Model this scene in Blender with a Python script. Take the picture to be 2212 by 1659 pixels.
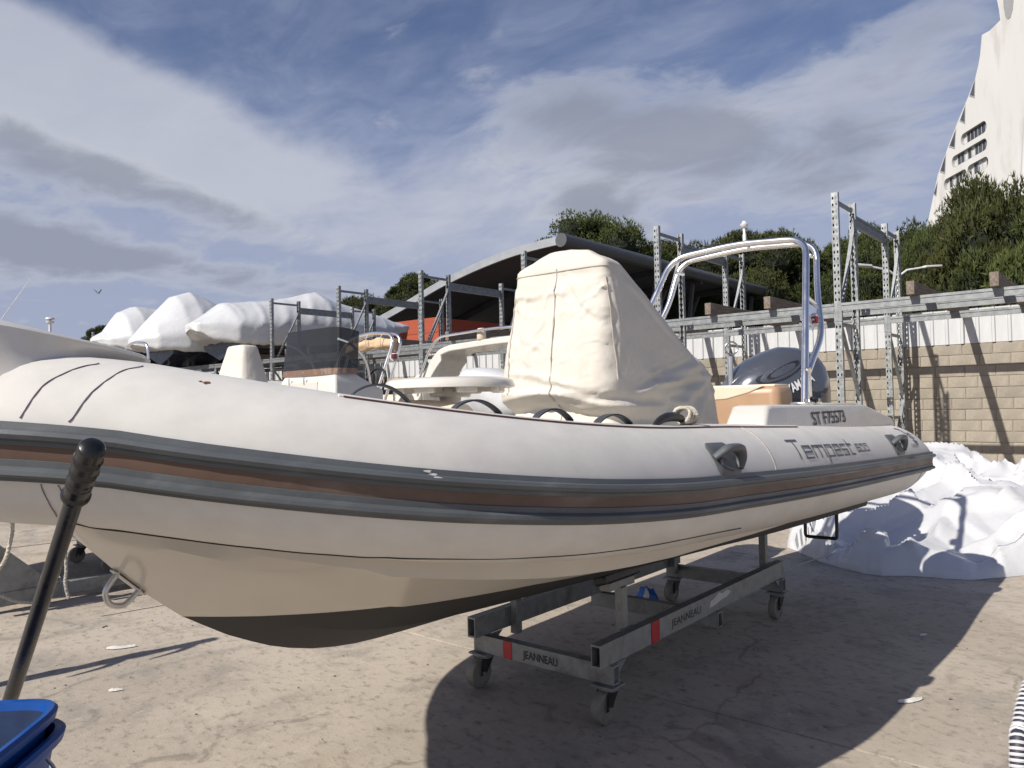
import bpy, bmesh, math, random
import numpy as np
from mathutils import Vector, Matrix, noise
random.seed(7)
R = math.radians
for o in list(bpy.data.objects): bpy.data.objects.remove(o)
scene = bpy.context.scene
COL = scene.collection

# ------------------------------------------------------------------ camera
EYE = Vector((0, 0, 1.55))
CAM_M = Matrix.Rotation(R(40), 4, 'Z') @ Matrix.Rotation(R(90 + 1.467), 4, 'X') @ Matrix.Rotation(R(-1.26), 4, 'Z')
cam_d = bpy.data.cameras.new('camera'); cam = bpy.data.objects.new('camera', cam_d); COL.objects.link(cam)
cam.matrix_world = Matrix.Translation(EYE) @ CAM_M
cam_d.sensor_width = 36; cam_d.lens = 36 * 1640 / 2212; cam_d.clip_end = 3000; cam_d.clip_start = .05
scene.camera = cam

# ------------------------------------------------------------------ sun and sky
SUN_STRENGTH, SKY_STRENGTH, EXPOSURE = 5.0, 0.07, 0.20
sh = Vector((0.22, 1.28, -1.0)).normalized()          # direction the light travels
sun_d = bpy.data.lights.new('sun', 'SUN'); sun = bpy.data.objects.new('sun', sun_d); COL.objects.link(sun)
sun.rotation_euler = sh.to_track_quat('-Z', 'Y').to_euler()
sun_d.energy = SUN_STRENGTH; sun_d.angle = R(0.55); sun_d.color = (1.0, .945, .86)
SUN_EL = math.asin(-sh.z); SUN_AZ = math.atan2(-sh.x, -sh.y)   # azimuth clockwise from +Y
scene.view_settings.view_transform = 'Standard'; scene.view_settings.look = 'None'
scene.view_settings.exposure = EXPOSURE; scene.view_settings.gamma = 1
scene.view_settings.use_curve_mapping = False

def build_world():
    w = bpy.data.worlds.new('World'); scene.world = w; w.use_nodes = True
    nt = w.node_tree; N = nt.nodes; L = nt.links; N.clear()
    def nd(t, **k):
        n = N.new(t)
        for a, b in k.items(): setattr(n, a, b)
        return n
    def mth(op, a, b=None, c=None, clamp=False):
        n = nd('ShaderNodeMath', operation=op, use_clamp=clamp)
        for i, x in enumerate((a, b, c)):
            if x is None: continue
            if isinstance(x, (int, float)): n.inputs[i].default_value = x
            else: L.new(x, n.inputs[i])
        return n.outputs[0]
    def ramp(x, lo, hi):
        n = nd('ShaderNodeMapRange', interpolation_type='SMOOTHSTEP'); L.new(x, n.inputs[0])
        n.inputs[1].default_value = lo; n.inputs[2].default_value = hi
        return n.outputs[0]
    def mix(f, a, b):
        n = nd('ShaderNodeMix', data_type='RGBA')
        if isinstance(f, (int, float)): n.inputs[0].default_value = f
        else: L.new(f, n.inputs[0])
        for i, x in ((6, a), (7, b)):
            if isinstance(x, tuple): n.inputs[i].default_value = (*x, 1)
            else: L.new(x, n.inputs[i])
        return n.outputs[2]
    def noi(vec, scale, detail=6, rough=.55, dist=0, lac=2):
        n = nd('ShaderNodeTexNoise'); L.new(vec, n.inputs['Vector'])
        n.inputs['Scale'].default_value = scale; n.inputs['Detail'].default_value = detail
        n.inputs['Roughness'].default_value = rough; n.inputs['Distortion'].default_value = dist
        n.inputs['Lacunarity'].default_value = lac
        return n.outputs[0]
    tc = nd('ShaderNodeTexCoord'); d = tc.outputs['Generated']
    sep = nd('ShaderNodeSeparateXYZ'); L.new(d, sep.inputs[0])
    sky = nd('ShaderNodeTexSky', sky_type='NISHITA', sun_disc=False)
    sky.sun_elevation = SUN_EL; sky.sun_rotation = SUN_AZ; sky.air_density = 1.0; sky.dust_density = .6; sky.ozone_density = 2.2
    zz = mth('MAXIMUM', sep.outputs[2], 0.0)
    den = mth('ADD', zz, .16)
    px = mth('DIVIDE', sep.outputs[0], den); py = mth('DIVIDE', sep.outputs[1], den)
    cmb = nd('ShaderNodeCombineXYZ'); L.new(px, cmb.inputs[0]); L.new(py, cmb.inputs[1])
    mp = nd('ShaderNodeMapping'); L.new(cmb.outputs[0], mp.inputs[0])
    mp.inputs['Rotation'].default_value = (0, 0, R(-28)); mp.inputs['Scale'].default_value = (.8, 1.3, 1)
    mp2 = nd('ShaderNodeMapping'); L.new(cmb.outputs[0], mp2.inputs[0])
    mp2.inputs['Rotation'].default_value = (0, 0, R(20)); mp2.inputs['Scale'].default_value = (1.0, 1.35, 1); mp2.inputs['Location'].default_value = (3.1, 1.7, 0)
    # azimuth (positive to the right of the view axis) and elevation in radians
    az = mth('SUBTRACT', mth('MULTIPLY', mth('ARCTAN2', sep.outputs[0], sep.outputs[1]), 1.0), R(-40))
    el = mth('ARCSINE', sep.outputs[2])
    def blob(a0, e0, sa, se, rot=0):
        da = mth('SUBTRACT', az, a0); de = mth('SUBTRACT', el, e0)
        c, s = math.cos(rot), math.sin(rot)
        u = mth('DIVIDE', mth('ADD', mth('MULTIPLY', da, c), mth('MULTIPLY', de, s)), sa)
        v = mth('DIVIDE', mth('SUBTRACT', mth('MULTIPLY', de, c), mth('MULTIPLY', da, s)), se)
        q = mth('ADD', mth('MULTIPLY', u, u), mth('MULTIPLY', v, v))
        return mth('POWER', 2.718, mth('MULTIPLY', q, -1.0))
    def px2(x, y): return ((x - 1106) / 1640 * .93, (870 - y) / 1640 * .93)
    n_str = noi(mp.outputs[0], 1.5, 9, .58, .5)          # long streaks
    n_big = noi(mp2.outputs[0], 1.15, 4, .5, .3)
    n_puf = noi(mp2.outputs[0], 3.4, 9, .6, .35)
    n_fine = noi(mp.outputs[0], 5.0, 7, .6, .8)
    # 1. thin veil, thicker towards the horizon
    veil = mth('ADD', mth('MULTIPLY', n_str, .74), mth('MULTIPLY', n_fine, .46))
    low = ramp(el, .48, .02); hig = mth('MULTIPLY_ADD', ramp(el, .85, .42), .62, .38)
    veil = ramp(mth('ADD', veil, mth('MULTIPLY', low, .60)), .43, 1.0)
    # 2. bright banks
    b1 = blob(*px2(130, 235), .30, .058, R(-17)); b1b = blob(*px2(-150, 180), .34, .10, R(-12))
    b2 = blob(*px2(1130, 420), .42, .13, 0); b3 = blob(*px2(1650, 260), .30, .07, R(10))
    br = mth('ADD', mth('ADD', b1, mth('MULTIPLY', b1b, .8)), mth('ADD', mth('MULTIPLY', b2, .55), mth('MULTIPLY', b3, .4)))
    bright = ramp(mth('ADD', mth('MULTIPLY', br, .62), mth('ADD', mth('MULTIPLY', n_str, .55), mth('MULTIPLY', n_puf, .3))), .64, .95)
    puffs = mth('MULTIPLY', ramp(n_puf, .56, .70), ramp(n_big, .42, .58))
    # 3. grey cloud
    g1 = blob(*px2(230, 385), .30, .030, R(-15)); g2 = blob(*px2(1620, 330), .24, .085, R(-8)); g3 = blob(*px2(1310, 440), .10, .035, R(-25))
    g4 = blob(*px2(40, 530), .15, .06, 0); g5 = blob(*px2(520, 590), .42, .022, R(-7)); g6 = blob(*px2(1280, 240), .14, .05, R(-12))
    g7 = blob(*px2(2020, 90), .09, .11, 0)
    gs = mth('ADD', mth('ADD', mth('ADD', g1, g2), mth('ADD', mth('MULTIPLY', g3, .8), g4)), mth('ADD', mth('MULTIPLY', g5, .8), mth('ADD', mth('MULTIPLY', g6, .6), mth('MULTIPLY', g7, .6))))
    gsum = mth('ADD', mth('MULTIPLY', gs, .46), mth('ADD', mth('MULTIPLY', n_puf, .78), mth('ADD', mth('MULTIPLY', n_big, .2), mth('MULTIPLY', n_fine, .12))))
    grey = ramp(gsum, .79, 1.06); fringe = mth('MULTIPLY', ramp(gsum, .68, .84), .42)
    k = .90 / SKY_STRENGTH
    tint = nd('ShaderNodeVectorMath', operation='MULTIPLY'); L.new(sky.outputs[0], tint.inputs[0]); tint.inputs[1].default_value = (1.16, 1.04, 1.16)
    veil = mth('MULTIPLY', veil, hig); bright = mth('MULTIPLY', bright, hig); puffs = mth('MULTIPLY', puffs, hig); grey = mth('MULTIPLY', grey, hig)
    c = mix(mth('MULTIPLY', veil, .86), tint.outputs[0], tuple(k * x for x in (.355, .398, .535)))
    c = mix(mth('MULTIPLY', bright, .72), c, tuple(k * x for x in (.56, .58, .65)))
    c = mix(mth('MAXIMUM', mth('MULTIPLY', puffs, .38), fringe), c, tuple(k * x for x in (.53, .55, .61)))
    c = mix(mth('MULTIPLY', grey, .70), c, tuple(k * x for x in (.245, .270, .345)))
    bg = nd('ShaderNodeBackground'); L.new(c, bg.inputs[0]); bg.inputs[1].default_value = SKY_STRENGTH
    out = nd('ShaderNodeOutputWorld'); L.new(bg.outputs[0], out.inputs[0])
build_world()

# ------------------------------------------------------------------ helpers
def ray(x, y):
    return CAM_M.to_3x3() @ Vector(((x - 1106) / 1640, -(y - 829.5) / 1640, -1))
def at(x, y, axis, val):
    """point of the yard seen at (x, y) that lies on the plane world[axis] = val"""
    d = ray(x, y); t = (val - EYE[axis]) / d[axis]
    return EYE + d * t
def V(*a): return Vector(a)

MATS = {}
def mat(name, base, rough=.5, metal=0, var=.12, scale=6, bump=0, bscale=80, base2=None, mix2=(.45, .7), scale2=3, coat=0, spec=.5, alpha=1, stretch=None, rvar=.1, rnd=0, emit=None, trans=0, detail=6, crease=None):
    if name in MATS: return MATS[name]
    m = bpy.data.materials.new(name); m.use_nodes = True; MATS[name] = m
    nt = m.node_tree; N = nt.nodes; L = nt.links; bs = N['Principled BSDF']
    tc = N.new('ShaderNodeTexCoord'); src = tc.outputs['Object']
    if stretch:
        mp = N.new('ShaderNodeMapping'); L.new(src, mp.inputs[0]); mp.inputs['Scale'].default_value = stretch; src = mp.outputs[0]
    def noi(sc, det=detail, ro=.6):
        n = N.new('ShaderNodeTexNoise'); n.inputs['Scale'].default_value = sc; n.inputs['Detail'].default_value = det; n.inputs['Roughness'].default_value = ro
        L.new(src, n.inputs['Vector']); return n.outputs[0]
    n1 = noi(scale)
    r1 = N.new('ShaderNodeMapRange'); L.new(n1, r1.inputs[0]); r1.inputs[1].default_value = .3; r1.inputs[2].default_value = .7
    r1.inputs[3].default_value = 1 - var; r1.inputs[4].default_value = 1 + var
    col = N.new('ShaderNodeRGB'); col.outputs[0].default_value = (*base, 1); c = col.outputs[0]
    if base2:
        n2 = noi(scale2, 8, .65); r2 = N.new('ShaderNodeMapRange'); r2.interpolation_type = 'SMOOTHSTEP'; L.new(n2, r2.inputs[0])
        r2.inputs[1].default_value = mix2[0]; r2.inputs[2].default_value = mix2[1]
        mx = N.new('ShaderNodeMix'); mx.data_type = 'RGBA'; L.new(r2.outputs[0], mx.inputs[0]); L.new(c, mx.inputs[6]); mx.inputs[7].default_value = (*base2, 1); c = mx.outputs[2]
    mul = N.new('ShaderNodeVectorMath'); mul.operation = 'SCALE'; L.new(c, mul.inputs[0]); L.new(r1.outputs[0], mul.inputs['Scale']); c = mul.outputs[0]
    if rnd:
        oi = N.new('ShaderNodeObjectInfo'); rr = N.new('ShaderNodeMapRange'); L.new(oi.outputs['Random'], rr.inputs[0]); rr.inputs[3].default_value = 1 - rnd; rr.inputs[4].default_value = 1 + rnd
        m2 = N.new('ShaderNodeVectorMath'); m2.operation = 'SCALE'; L.new(c, m2.inputs[0]); L.new(rr.outputs[0], m2.inputs['Scale']); c = m2.outputs[0]
    L.new(c, bs.inputs['Base Color'])
    rr = N.new('ShaderNodeMapRange'); L.new(n1, rr.inputs[0]); rr.inputs[1].default_value = .3; rr.inputs[2].default_value = .7
    rr.inputs[3].default_value = max(0, rough - rvar); rr.inputs[4].default_value = min(1, rough + rvar); L.new(rr.outputs[0], bs.inputs['Roughness'])
    bs.inputs['Metallic'].default_value = metal; bs.inputs['Specular IOR Level'].default_value = spec
    bs.inputs['Coat Weight'].default_value = coat; bs.inputs['Alpha'].default_value = alpha
    if trans: bs.inputs['Transmission Weight'].default_value = trans
    if emit: bs.inputs['Emission Color'].default_value = (*emit, 1); bs.inputs['Emission Strength'].default_value = 1
    if crease:
        cs, cst, cd = crease
        hs = None
        for i_, (f_, w_) in enumerate(((1, 1), (2.3, .5), (5.1, .22))):
            n = N.new('ShaderNodeTexNoise'); n.inputs['Scale'].default_value = cs * f_; n.inputs['Detail'].default_value = 2; n.inputs['Distortion'].default_value = .6; L.new(src, n.inputs['Vector'])
            a_ = N.new('ShaderNodeMath'); a_.operation = 'SUBTRACT'; L.new(n.outputs[0], a_.inputs[0]); a_.inputs[1].default_value = .5
            b_ = N.new('ShaderNodeMath'); b_.operation = 'ABSOLUTE'; L.new(a_.outputs[0], b_.inputs[0])
            c_ = N.new('ShaderNodeMath'); c_.operation = 'MULTIPLY'; L.new(b_.outputs[0], c_.inputs[0]); c_.inputs[1].default_value = w_
            if hs is None: hs = c_.outputs[0]
            else:
                d_ = N.new('ShaderNodeMath'); d_.operation = 'ADD'; L.new(hs, d_.inputs[0]); L.new(c_.outputs[0], d_.inputs[1]); hs = d_.outputs[0]
        b = N.new('ShaderNodeBump'); b.inputs['Strength'].default_value = cst; b.inputs['Distance'].default_value = cd; L.new(hs, b.inputs['Height']); L.new(b.outputs[0], bs.inputs['Normal'])
    elif bump:
        nb = noi(bscale, 6, .65); b = N.new('ShaderNodeBump'); b.inputs['Strength'].default_value = bump; b.inputs['Distance'].default_value = .02
        L.new(nb, b.inputs['Height']); L.new(b.outputs[0], bs.inputs['Normal'])
    return m

WLOC = {}
def tag(o, label=None, cat=None, group=None, kind=None):
    if label: o['label'] = label
    if cat: o['category'] = cat
    if group: o['group'] = group
    if kind: o['kind'] = kind
    return o
def thing(name, label, cat, loc=(0, 0, 0), group=None):
    o = bpy.data.objects.new(name, None); COL.objects.link(o); o.location = loc; o.empty_display_size = .2
    WLOC[o.name] = Vector(loc); return tag(o, label, cat, group)
def link(name, me, parent=None, loc=None, rot=None, scale=None):
    """shared mesh placed at a world location under parent (whose own frame is unrotated)"""
    o = bpy.data.objects.new(name, me); COL.objects.link(o)
    base = Vector((0, 0, 0))
    if parent: o.parent = parent; base = WLOC[parent.name]
    o.location = Vector(loc or (0, 0, 0)) - base
    WLOC[o.name] = Vector(loc or (0, 0, 0))
    if rot is not None: o.rotation_euler = rot
    if scale is not None: o.scale = scale
    return o

class G:
    def __init__(s): s.v = []; s.f = []; s.mi = []; s.cur = 0
    def add(s, vs, fs):
        b = len(s.v); s.v += [tuple(p) for p in vs]; s.f += [tuple(i + b for i in q) for q in fs]; s.mi += [s.cur] * len(fs); return s
    def box(s, c, d, M=None):
        c = Vector(c); h = Vector(d) / 2; vs = []
        for x, y, z in ((-1,-1,-1),(1,-1,-1),(1,1,-1),(-1,1,-1),(-1,-1,1),(1,-1,1),(1,1,1),(-1,1,1)):
            p = Vector((x*h.x, y*h.y, z*h.z)); p = (M @ p) if M else p; vs.append(c + p)
        return s.add(vs, [(0,3,2,1),(4,5,6,7),(0,1,5,4),(1,2,6,5),(2,3,7,6),(3,0,4,7)])
    def bar(s, a, b, w, h, up=(0, 0, 1)):
        a, b = Vector(a), Vector(b); t = (b - a).normalized(); u = Vector(up)
        if abs(t.dot(u)) > .98: u = Vector((0, 1, 0))
        x = t.cross(u).normalized(); u = x.cross(t)
        M = Matrix((x, t, u)).transposed()
        return s.box((a + b) / 2, (w, (b - a).length, h), M)
    def rings(s, rings, closed=True, cap=True):
        n = len(rings[0]); vs = [p for r in rings for p in r]; fs = []
        m = n if closed else n - 1
        for i in range(len(rings) - 1):
            for j in range(m):
                k = (j + 1) % n; fs.append((i*n+j, i*n+k, (i+1)*n+k, (i+1)*n+j))
        if cap and closed: fs.append(tuple(range(n - 1, -1, -1))); fs.append(tuple((len(rings)-1)*n + j for j in range(n)))
        return s.add(vs, fs)
    def tube(s, path, r, n=8, cap=True, squash=1):
        P = [Vector(p) for p in path]; rs = r if isinstance(r, (list, tuple)) else [r] * len(P)
        T = [(P[min(i+1, len(P)-1)] - P[max(i-1, 0)]).normalized() for i in range(len(P))]
        u = Vector((0, 0, 1)) if abs(T[0].z) < .9 else Vector((1, 0, 0))
        u = (u - T[0] * u.dot(T[0])).normalized(); rg = []
        for i, p in enumerate(P):
            u = (u - T[i] * u.dot(T[i])).normalized(); w = T[i].cross(u)
            rg.append([p + (u * math.cos(2*math.pi*j/n) * squash + w * math.sin(2*math.pi*j/n)) * rs[i] for j in range(n)])
        return s.rings(rg, True, cap)
    def lathe(s, prof, c, n=16, axis=(0, 0, 1), cap=True):
        c = Vector(c); a = Vector(axis).normalized(); u = a.orthogonal().normalized(); w = a.cross(u)
        return s.rings([[c + a * z + (u * math.cos(2*math.pi*j/n) + w * math.sin(2*math.pi*j/n)) * max(r, 1e-4) for j in range(n)] for r, z in prof], True, cap)
    def prism(s, poly, d):
        """poly: 3-D outline, d: extrusion vector"""
        d = Vector(d); a = [Vector(p) for p in poly]; n = len(a)
        s.add(a + [p + d for p in a], [tuple(range(n - 1, -1, -1)), tuple(range(n, 2*n))] + [(i, (i+1) % n, n + (i+1) % n, n + i) for i in range(n)]); return s
    def mesh(s, name, mats, base=(0, 0, 0), smooth=None, fix=True):
        me = bpy.data.meshes.new(name); b = Vector(base)
        me.from_pydata([Vector(p) - b for p in s.v], [], s.f)
        for m in (mats if isinstance(mats, (list, tuple)) else [mats]): me.materials.append(m)
        if len(me.materials) > 1: me.polygons.foreach_set('material_index', s.mi)
        if fix:
            bm = bmesh.new(); bm.from_mesh(me); bmesh.ops.recalc_face_normals(bm, faces=bm.faces); bm.to_mesh(me); bm.free()
        if smooth:
            me.shade_smooth(); me.set_sharp_from_angle(angle=R(smooth))
        me.update(); return me
    def build(s, name, mats, parent=None, smooth=None, bevel=0, fix=True, seg=2):
        if parent: base = WLOC[parent.name]
        else:
            a = np.array([tuple(p) for p in s.v]); base = Vector(((a[:,0].min()+a[:,0].max())/2, (a[:,1].min()+a[:,1].max())/2, a[:,2].min()))
        o = bpy.data.objects.new(name, s.mesh(name, mats, base, smooth, fix)); COL.objects.link(o)
        if parent: o.parent = parent
        else: o.location = base
        WLOC[o.name] = Vector(base)
        if bevel:
            md = o.modifiers.new('bevel', 'BEVEL'); md.width = bevel; md.segments = seg; md.limit_method = 'ANGLE'; md.angle_limit = R(40)
            if not smooth: o.data.shade_smooth(); o.data.set_sharp_from_angle(angle=R(60))
        return o
def smoothpath(pts, n=8):
    """Catmull-Rom through the points"""
    P = [Vector(p) for p in pts]; out = []
    for i in range(len(P) - 1):
        a, b, c, d = P[max(i-1, 0)], P[i], P[i+1], P[min(i+2, len(P)-1)]
        for k in range(n):
            t = k / n; out.append(.5 * ((2*b) + (c-a)*t + (2*a-5*b+4*c-d)*t*t + (3*b-a-3*c+d)*t**3))
    out.append(P[-1]); return out
def fillet(pts, rad, n=6):
    P = [Vector(p) for p in pts]; out = [P[0]]
    for i in range(1, len(P) - 1):
        a = (P[i-1] - P[i]); b = (P[i+1] - P[i]); k = min(rad, a.length*.45, b.length*.45)
        s0 = P[i] + a.normalized()*k; s1 = P[i] + b.normalized()*k
        for j in range(n + 1):
            t = j / n; out.append(s0*(1-t)**2 + P[i]*2*t*(1-t) + s1*t*t)
    out.append(P[-1]); return out
def text2d(body, size=1, res=2, bold=0, spacing=1):
    cu = bpy.data.curves.new('txt', 'FONT'); cu.body = body; cu.size = size; cu.resolution_u = res; cu.offset = bold; cu.space_character = spacing
    ob = bpy.data.objects.new('txt', cu); COL.objects.link(ob); bpy.context.view_layer.update()
    me = bpy.data.meshes.new_from_object(ob.evaluated_get(bpy.context.evaluated_depsgraph_get()))
    vs = [(v.co.x, v.co.y) for v in me.vertices]; fs = [tuple(p.vertices) for p in me.polygons]
    bpy.data.objects.remove(ob); bpy.data.curves.remove(cu); bpy.data.meshes.remove(me)
    return vs, fs
def fbm(p, o=4): return noise.fractal(Vector(p), 1.0, 2.0, o)

# ------------------------------------------------------------------ materials
M = {}
def tube_material(name, base, dirt, seam=None):
    """coated fabric, with grime gathered in soft patches and scuffs"""
    m = mat(name, base, .50, 0, .06, 11, .05, 240, base2=dirt, mix2=(.46, .88), scale2=1.9, spec=.4, stretch=(1, .7, .9), detail=9)
    return m
M['hypalon'] = tube_material('hypalon_cream', (.625, .605, .565), (.53, .49, .43))
M['gel'] = mat('gelcoat_cream', (.63, .605, .55), .25, 0, .04, 3, .01, 40, base2=(.56, .50, .41), scale2=2, spec=.5, coat=.3)
M['gel_white'] = mat('gelcoat_white', (.60, .58, .53), .3, 0, .04, 3, 0, coat=.2)
M['strake'] = mat('rubber_grey', (.088, .097, .104), .5, 0, .14, 9, .06, 160, base2=(.17, .18, .185), mix2=(.5, .8), scale2=6, spec=.4, stretch=(1, .25, 1))
M['brown'] = mat('rubber_brown', (.105, .062, .043), .55, 0, .16, 7, .04, 160, base2=(.175, .132, .11), mix2=(.46, .8), scale2=3.2, stretch=(1, .5, 1))
M['antifoul'] = mat('antifouling_black', (.017, .017, .018), .6, 0, .3, 10, .2, 90, base2=(.035, .033, .032), scale2=4)
M['seam'] = mat('seam_purple', (.19, .145, .18), .6, 0, .2, 30)
M['steel'] = mat('polished_steel', (.94, .92, .88), .24, 1, .04, 6, 0, rvar=.05)
M['steel_dull'] = mat('dull_steel', (.55, .55, .54), .28, 1, .08, 20)
M['galv'] = mat('galvanised', (.27, .283, .287), .5, .65, .22, 22, .04, 90, base2=(.19, .20, .205), mix2=(.42, .66), scale2=11)
M['galv_dirty'] = mat('galvanised_dirty', (.27, .275, .265), .6, .35, .22, 18, .08, 70, base2=(.15, .135, .12), mix2=(.5, .75), scale2=5)
M['canvas'] = mat('canvas_cream', (.575, .54, .48), .7, 0, .05, 5, .18, 420, base2=(.49, .44, .37), mix2=(.5, .85), scale2=2.2, spec=.3, crease=(3.5, .22, .05))
M['canvas_edge'] = mat('canvas_piping', (.42, .38, .33), .8, 0, .1, 30)
M['tan'] = mat('vinyl_tan', (.40, .255, .155), .45, 0, .05, 5, .05, 200)
M['cream_v'] = mat('vinyl_cream', (.66, .56, .43), .42, 0, .04, 5, .05, 200)
M['bimini'] = mat('bimini_tan', (.56, .40, .25), .8, 0, .12, 9, .2, 120)
M['cowl'] = mat('cowling_blue_grey', (.088, .096, .118), .26, .35, .04, 3, 0, coat=.7)
M['cowl_dark'] = mat('cowling_dark', (.022, .026, .036), .35, .1, .05, 3, 0, coat=.3)
M['black'] = mat('black_plastic', (.018, .018, .019), .42, 0, .15, 12, .05, 120)
M['strap'] = mat('webbing_dark', (.045, .05, .06), .6, 0, .12, 40, .1, 200)
M['white_mark'] = mat('white_lettering', (.75, .75, .75), .4, 0, .03)
M['grey_mark'] = mat('grey_lettering', (.085, .085, .09), .5, 0, .1, 20)
M['black_mark'] = mat('black_lettering', (.022, .022, .026), .5, 0, .1, 20)
M['rope'] = mat('rope_cream', (.52, .475, .39), .85, 0, .2, 60, .5, 130)
M['rope_grey'] = mat('rope_grey', (.40, .385, .35), .85, 0, .25, 60, .5, 130)
M['red_tape'] = mat('red_tape', (.45, .02, .025), .45, 0, .12, 20)
M['red_lens'] = mat('red_lens', (.16, .008, .012), .1, 0, .05, 10, coat=.5)
M['caster'] = mat('caster_nylon', (.22, .20, .16), .55, 0, .22, 14, .1, 80, base2=(.17, .15, .12), scale2=9)
M['rubber'] = mat('black_rubber', (.02, .02, .02), .7, 0, .2, 20, .1, 80)
M['bucket_in'] = mat('bucket_inner_shade', (.004, .022, .075), .6, 0, .25, 9, .05, 40, base2=(.05, .06, .08), mix2=(.6, .75), scale2=6)  # inner faces coloured dark to stand for the shade inside the bucket
M['bucket'] = mat('bucket_blue', (.004, .060, .27), .42, 0, .12, 8, .03, 60, base2=(.30, .36, .45), mix2=(.66, .76), scale2=6, spec=.3)
M['pole'] = mat('painted_pole', (.013, .014, .017), .33, 0, .2, 20, .06, 60, base2=(.20, .075, .035), mix2=(.62, .70), scale2=7)
M['grip'] = mat('rubber_grip', (.012, .012, .013), .3, 0, .15, 20, .03, 60)
M['film'] = mat('white_film', (.55, .555, .565), .20, 0, .03, 4, .22, 9, spec=.5, base2=(.58, .56, .53), mix2=(.52, .78), scale2=2.2, crease=(1.4, .16, .10))
M['wrap'] = mat('shrink_wrap', (.57, .58, .59), .34, 0, .03, 3, .25, 6, spec=.5, base2=(.62, .615, .60), mix2=(.55, .85), scale2=1.2, crease=(.8, .2, .2), stretch=(1.3, .7, 1.0))
M['navy'] = mat('dark_hull', (.012, .014, .022), .3, 0, .2, 3, coat=.3)
M['wood'] = mat('old_timber', (.145, .105, .075), .8, 0, .25, 14, .35, 40, base2=(.23, .205, .175), mix2=(.4, .7), scale2=6, stretch=(6, .5, 6))
M['block'] = mat('concrete_block', (.335, .297, .24), .9, 0, .16, 7, .5, 60, base2=(.245, .218, .178), mix2=(.42, .68), scale2=3, rnd=.09)
M['mortar'] = mat('mortar', (.27, .235, .185), .95, 0, .2, 12, .5, 50)
M['panel'] = mat('white_cladding', (.50, .51, .52), .45, 0, .05, 3, .02, 30, base2=(.46, .46, .45), mix2=(.5, .85), scale2=2, stretch=(3, 3, .6))
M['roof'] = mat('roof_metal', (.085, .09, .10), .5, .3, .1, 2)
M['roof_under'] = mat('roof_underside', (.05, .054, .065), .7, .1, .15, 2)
M['fascia'] = mat('fascia_grey', (.33, .345, .36), .45, .3, .06, 2)
M['red_board'] = mat('red_board', (.33, .062, .026), .6, 0, .1, 2, .1, 20, rnd=.08, stretch=(.3, .3, 4))
M['tower'] = mat('tower_white', (.64, .632, .605), .75, 0, .035, .12, .05, 2, base2=(.46, .435, .40), mix2=(.5, .8), scale2=.22, stretch=(1, 1, .28))
M['glass_dark'] = mat('window_glass', (.05, .058, .07), .08, 0, .4, .35, 0, spec=.8)
M['frame_grey'] = mat('window_frame', (.33, .33, .33), .5)
M['curtain'] = mat('curtain', (.55, .55, .53), .8, 0, .15, 1)
M['bark'] = mat('pine_bark', (.11, .075, .055), .9, 0, .25, 6, .5, 20)
M['lamp_white'] = mat('lamp_white', (.62, .62, .61), .4)
M['hose_w'] = mat('hose_rib_white', (.55, .55, .57), .4)
M['hose_d'] = mat('hose_dark', (.03, .03, .045), .5)
M['paper'] = mat('paper_scrap', (.58, .56, .52), .8, 0, .08, 20, .2, 40)
M['tint'] = mat('tinted_screen', (.02, .02, .021), .06, 0, .05, 3, 0, alpha=.93, spec=.5)
M['tint_base'] = mat('tinted_screen_base', (.22, .13, .085), .2, 0, .05, 3, 0, alpha=.85)

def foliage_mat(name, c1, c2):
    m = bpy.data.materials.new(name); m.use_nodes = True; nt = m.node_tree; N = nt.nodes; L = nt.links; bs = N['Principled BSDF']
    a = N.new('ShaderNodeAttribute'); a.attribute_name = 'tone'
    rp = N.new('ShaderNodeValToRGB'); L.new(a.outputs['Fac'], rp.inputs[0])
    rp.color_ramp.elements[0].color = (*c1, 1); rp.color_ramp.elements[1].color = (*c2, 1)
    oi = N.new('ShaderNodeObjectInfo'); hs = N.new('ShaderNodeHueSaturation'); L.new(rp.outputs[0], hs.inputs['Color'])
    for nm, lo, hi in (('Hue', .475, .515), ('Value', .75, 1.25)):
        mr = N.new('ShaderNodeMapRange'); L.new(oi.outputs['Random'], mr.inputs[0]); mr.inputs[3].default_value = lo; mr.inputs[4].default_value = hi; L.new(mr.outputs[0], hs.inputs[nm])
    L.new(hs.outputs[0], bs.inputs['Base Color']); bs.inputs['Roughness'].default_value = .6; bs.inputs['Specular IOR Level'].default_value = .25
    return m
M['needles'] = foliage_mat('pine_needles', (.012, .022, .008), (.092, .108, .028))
M['needles_dark'] = mat('pine_inner', (.012, .018, .008), .9, 0, .3, 2)

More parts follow.
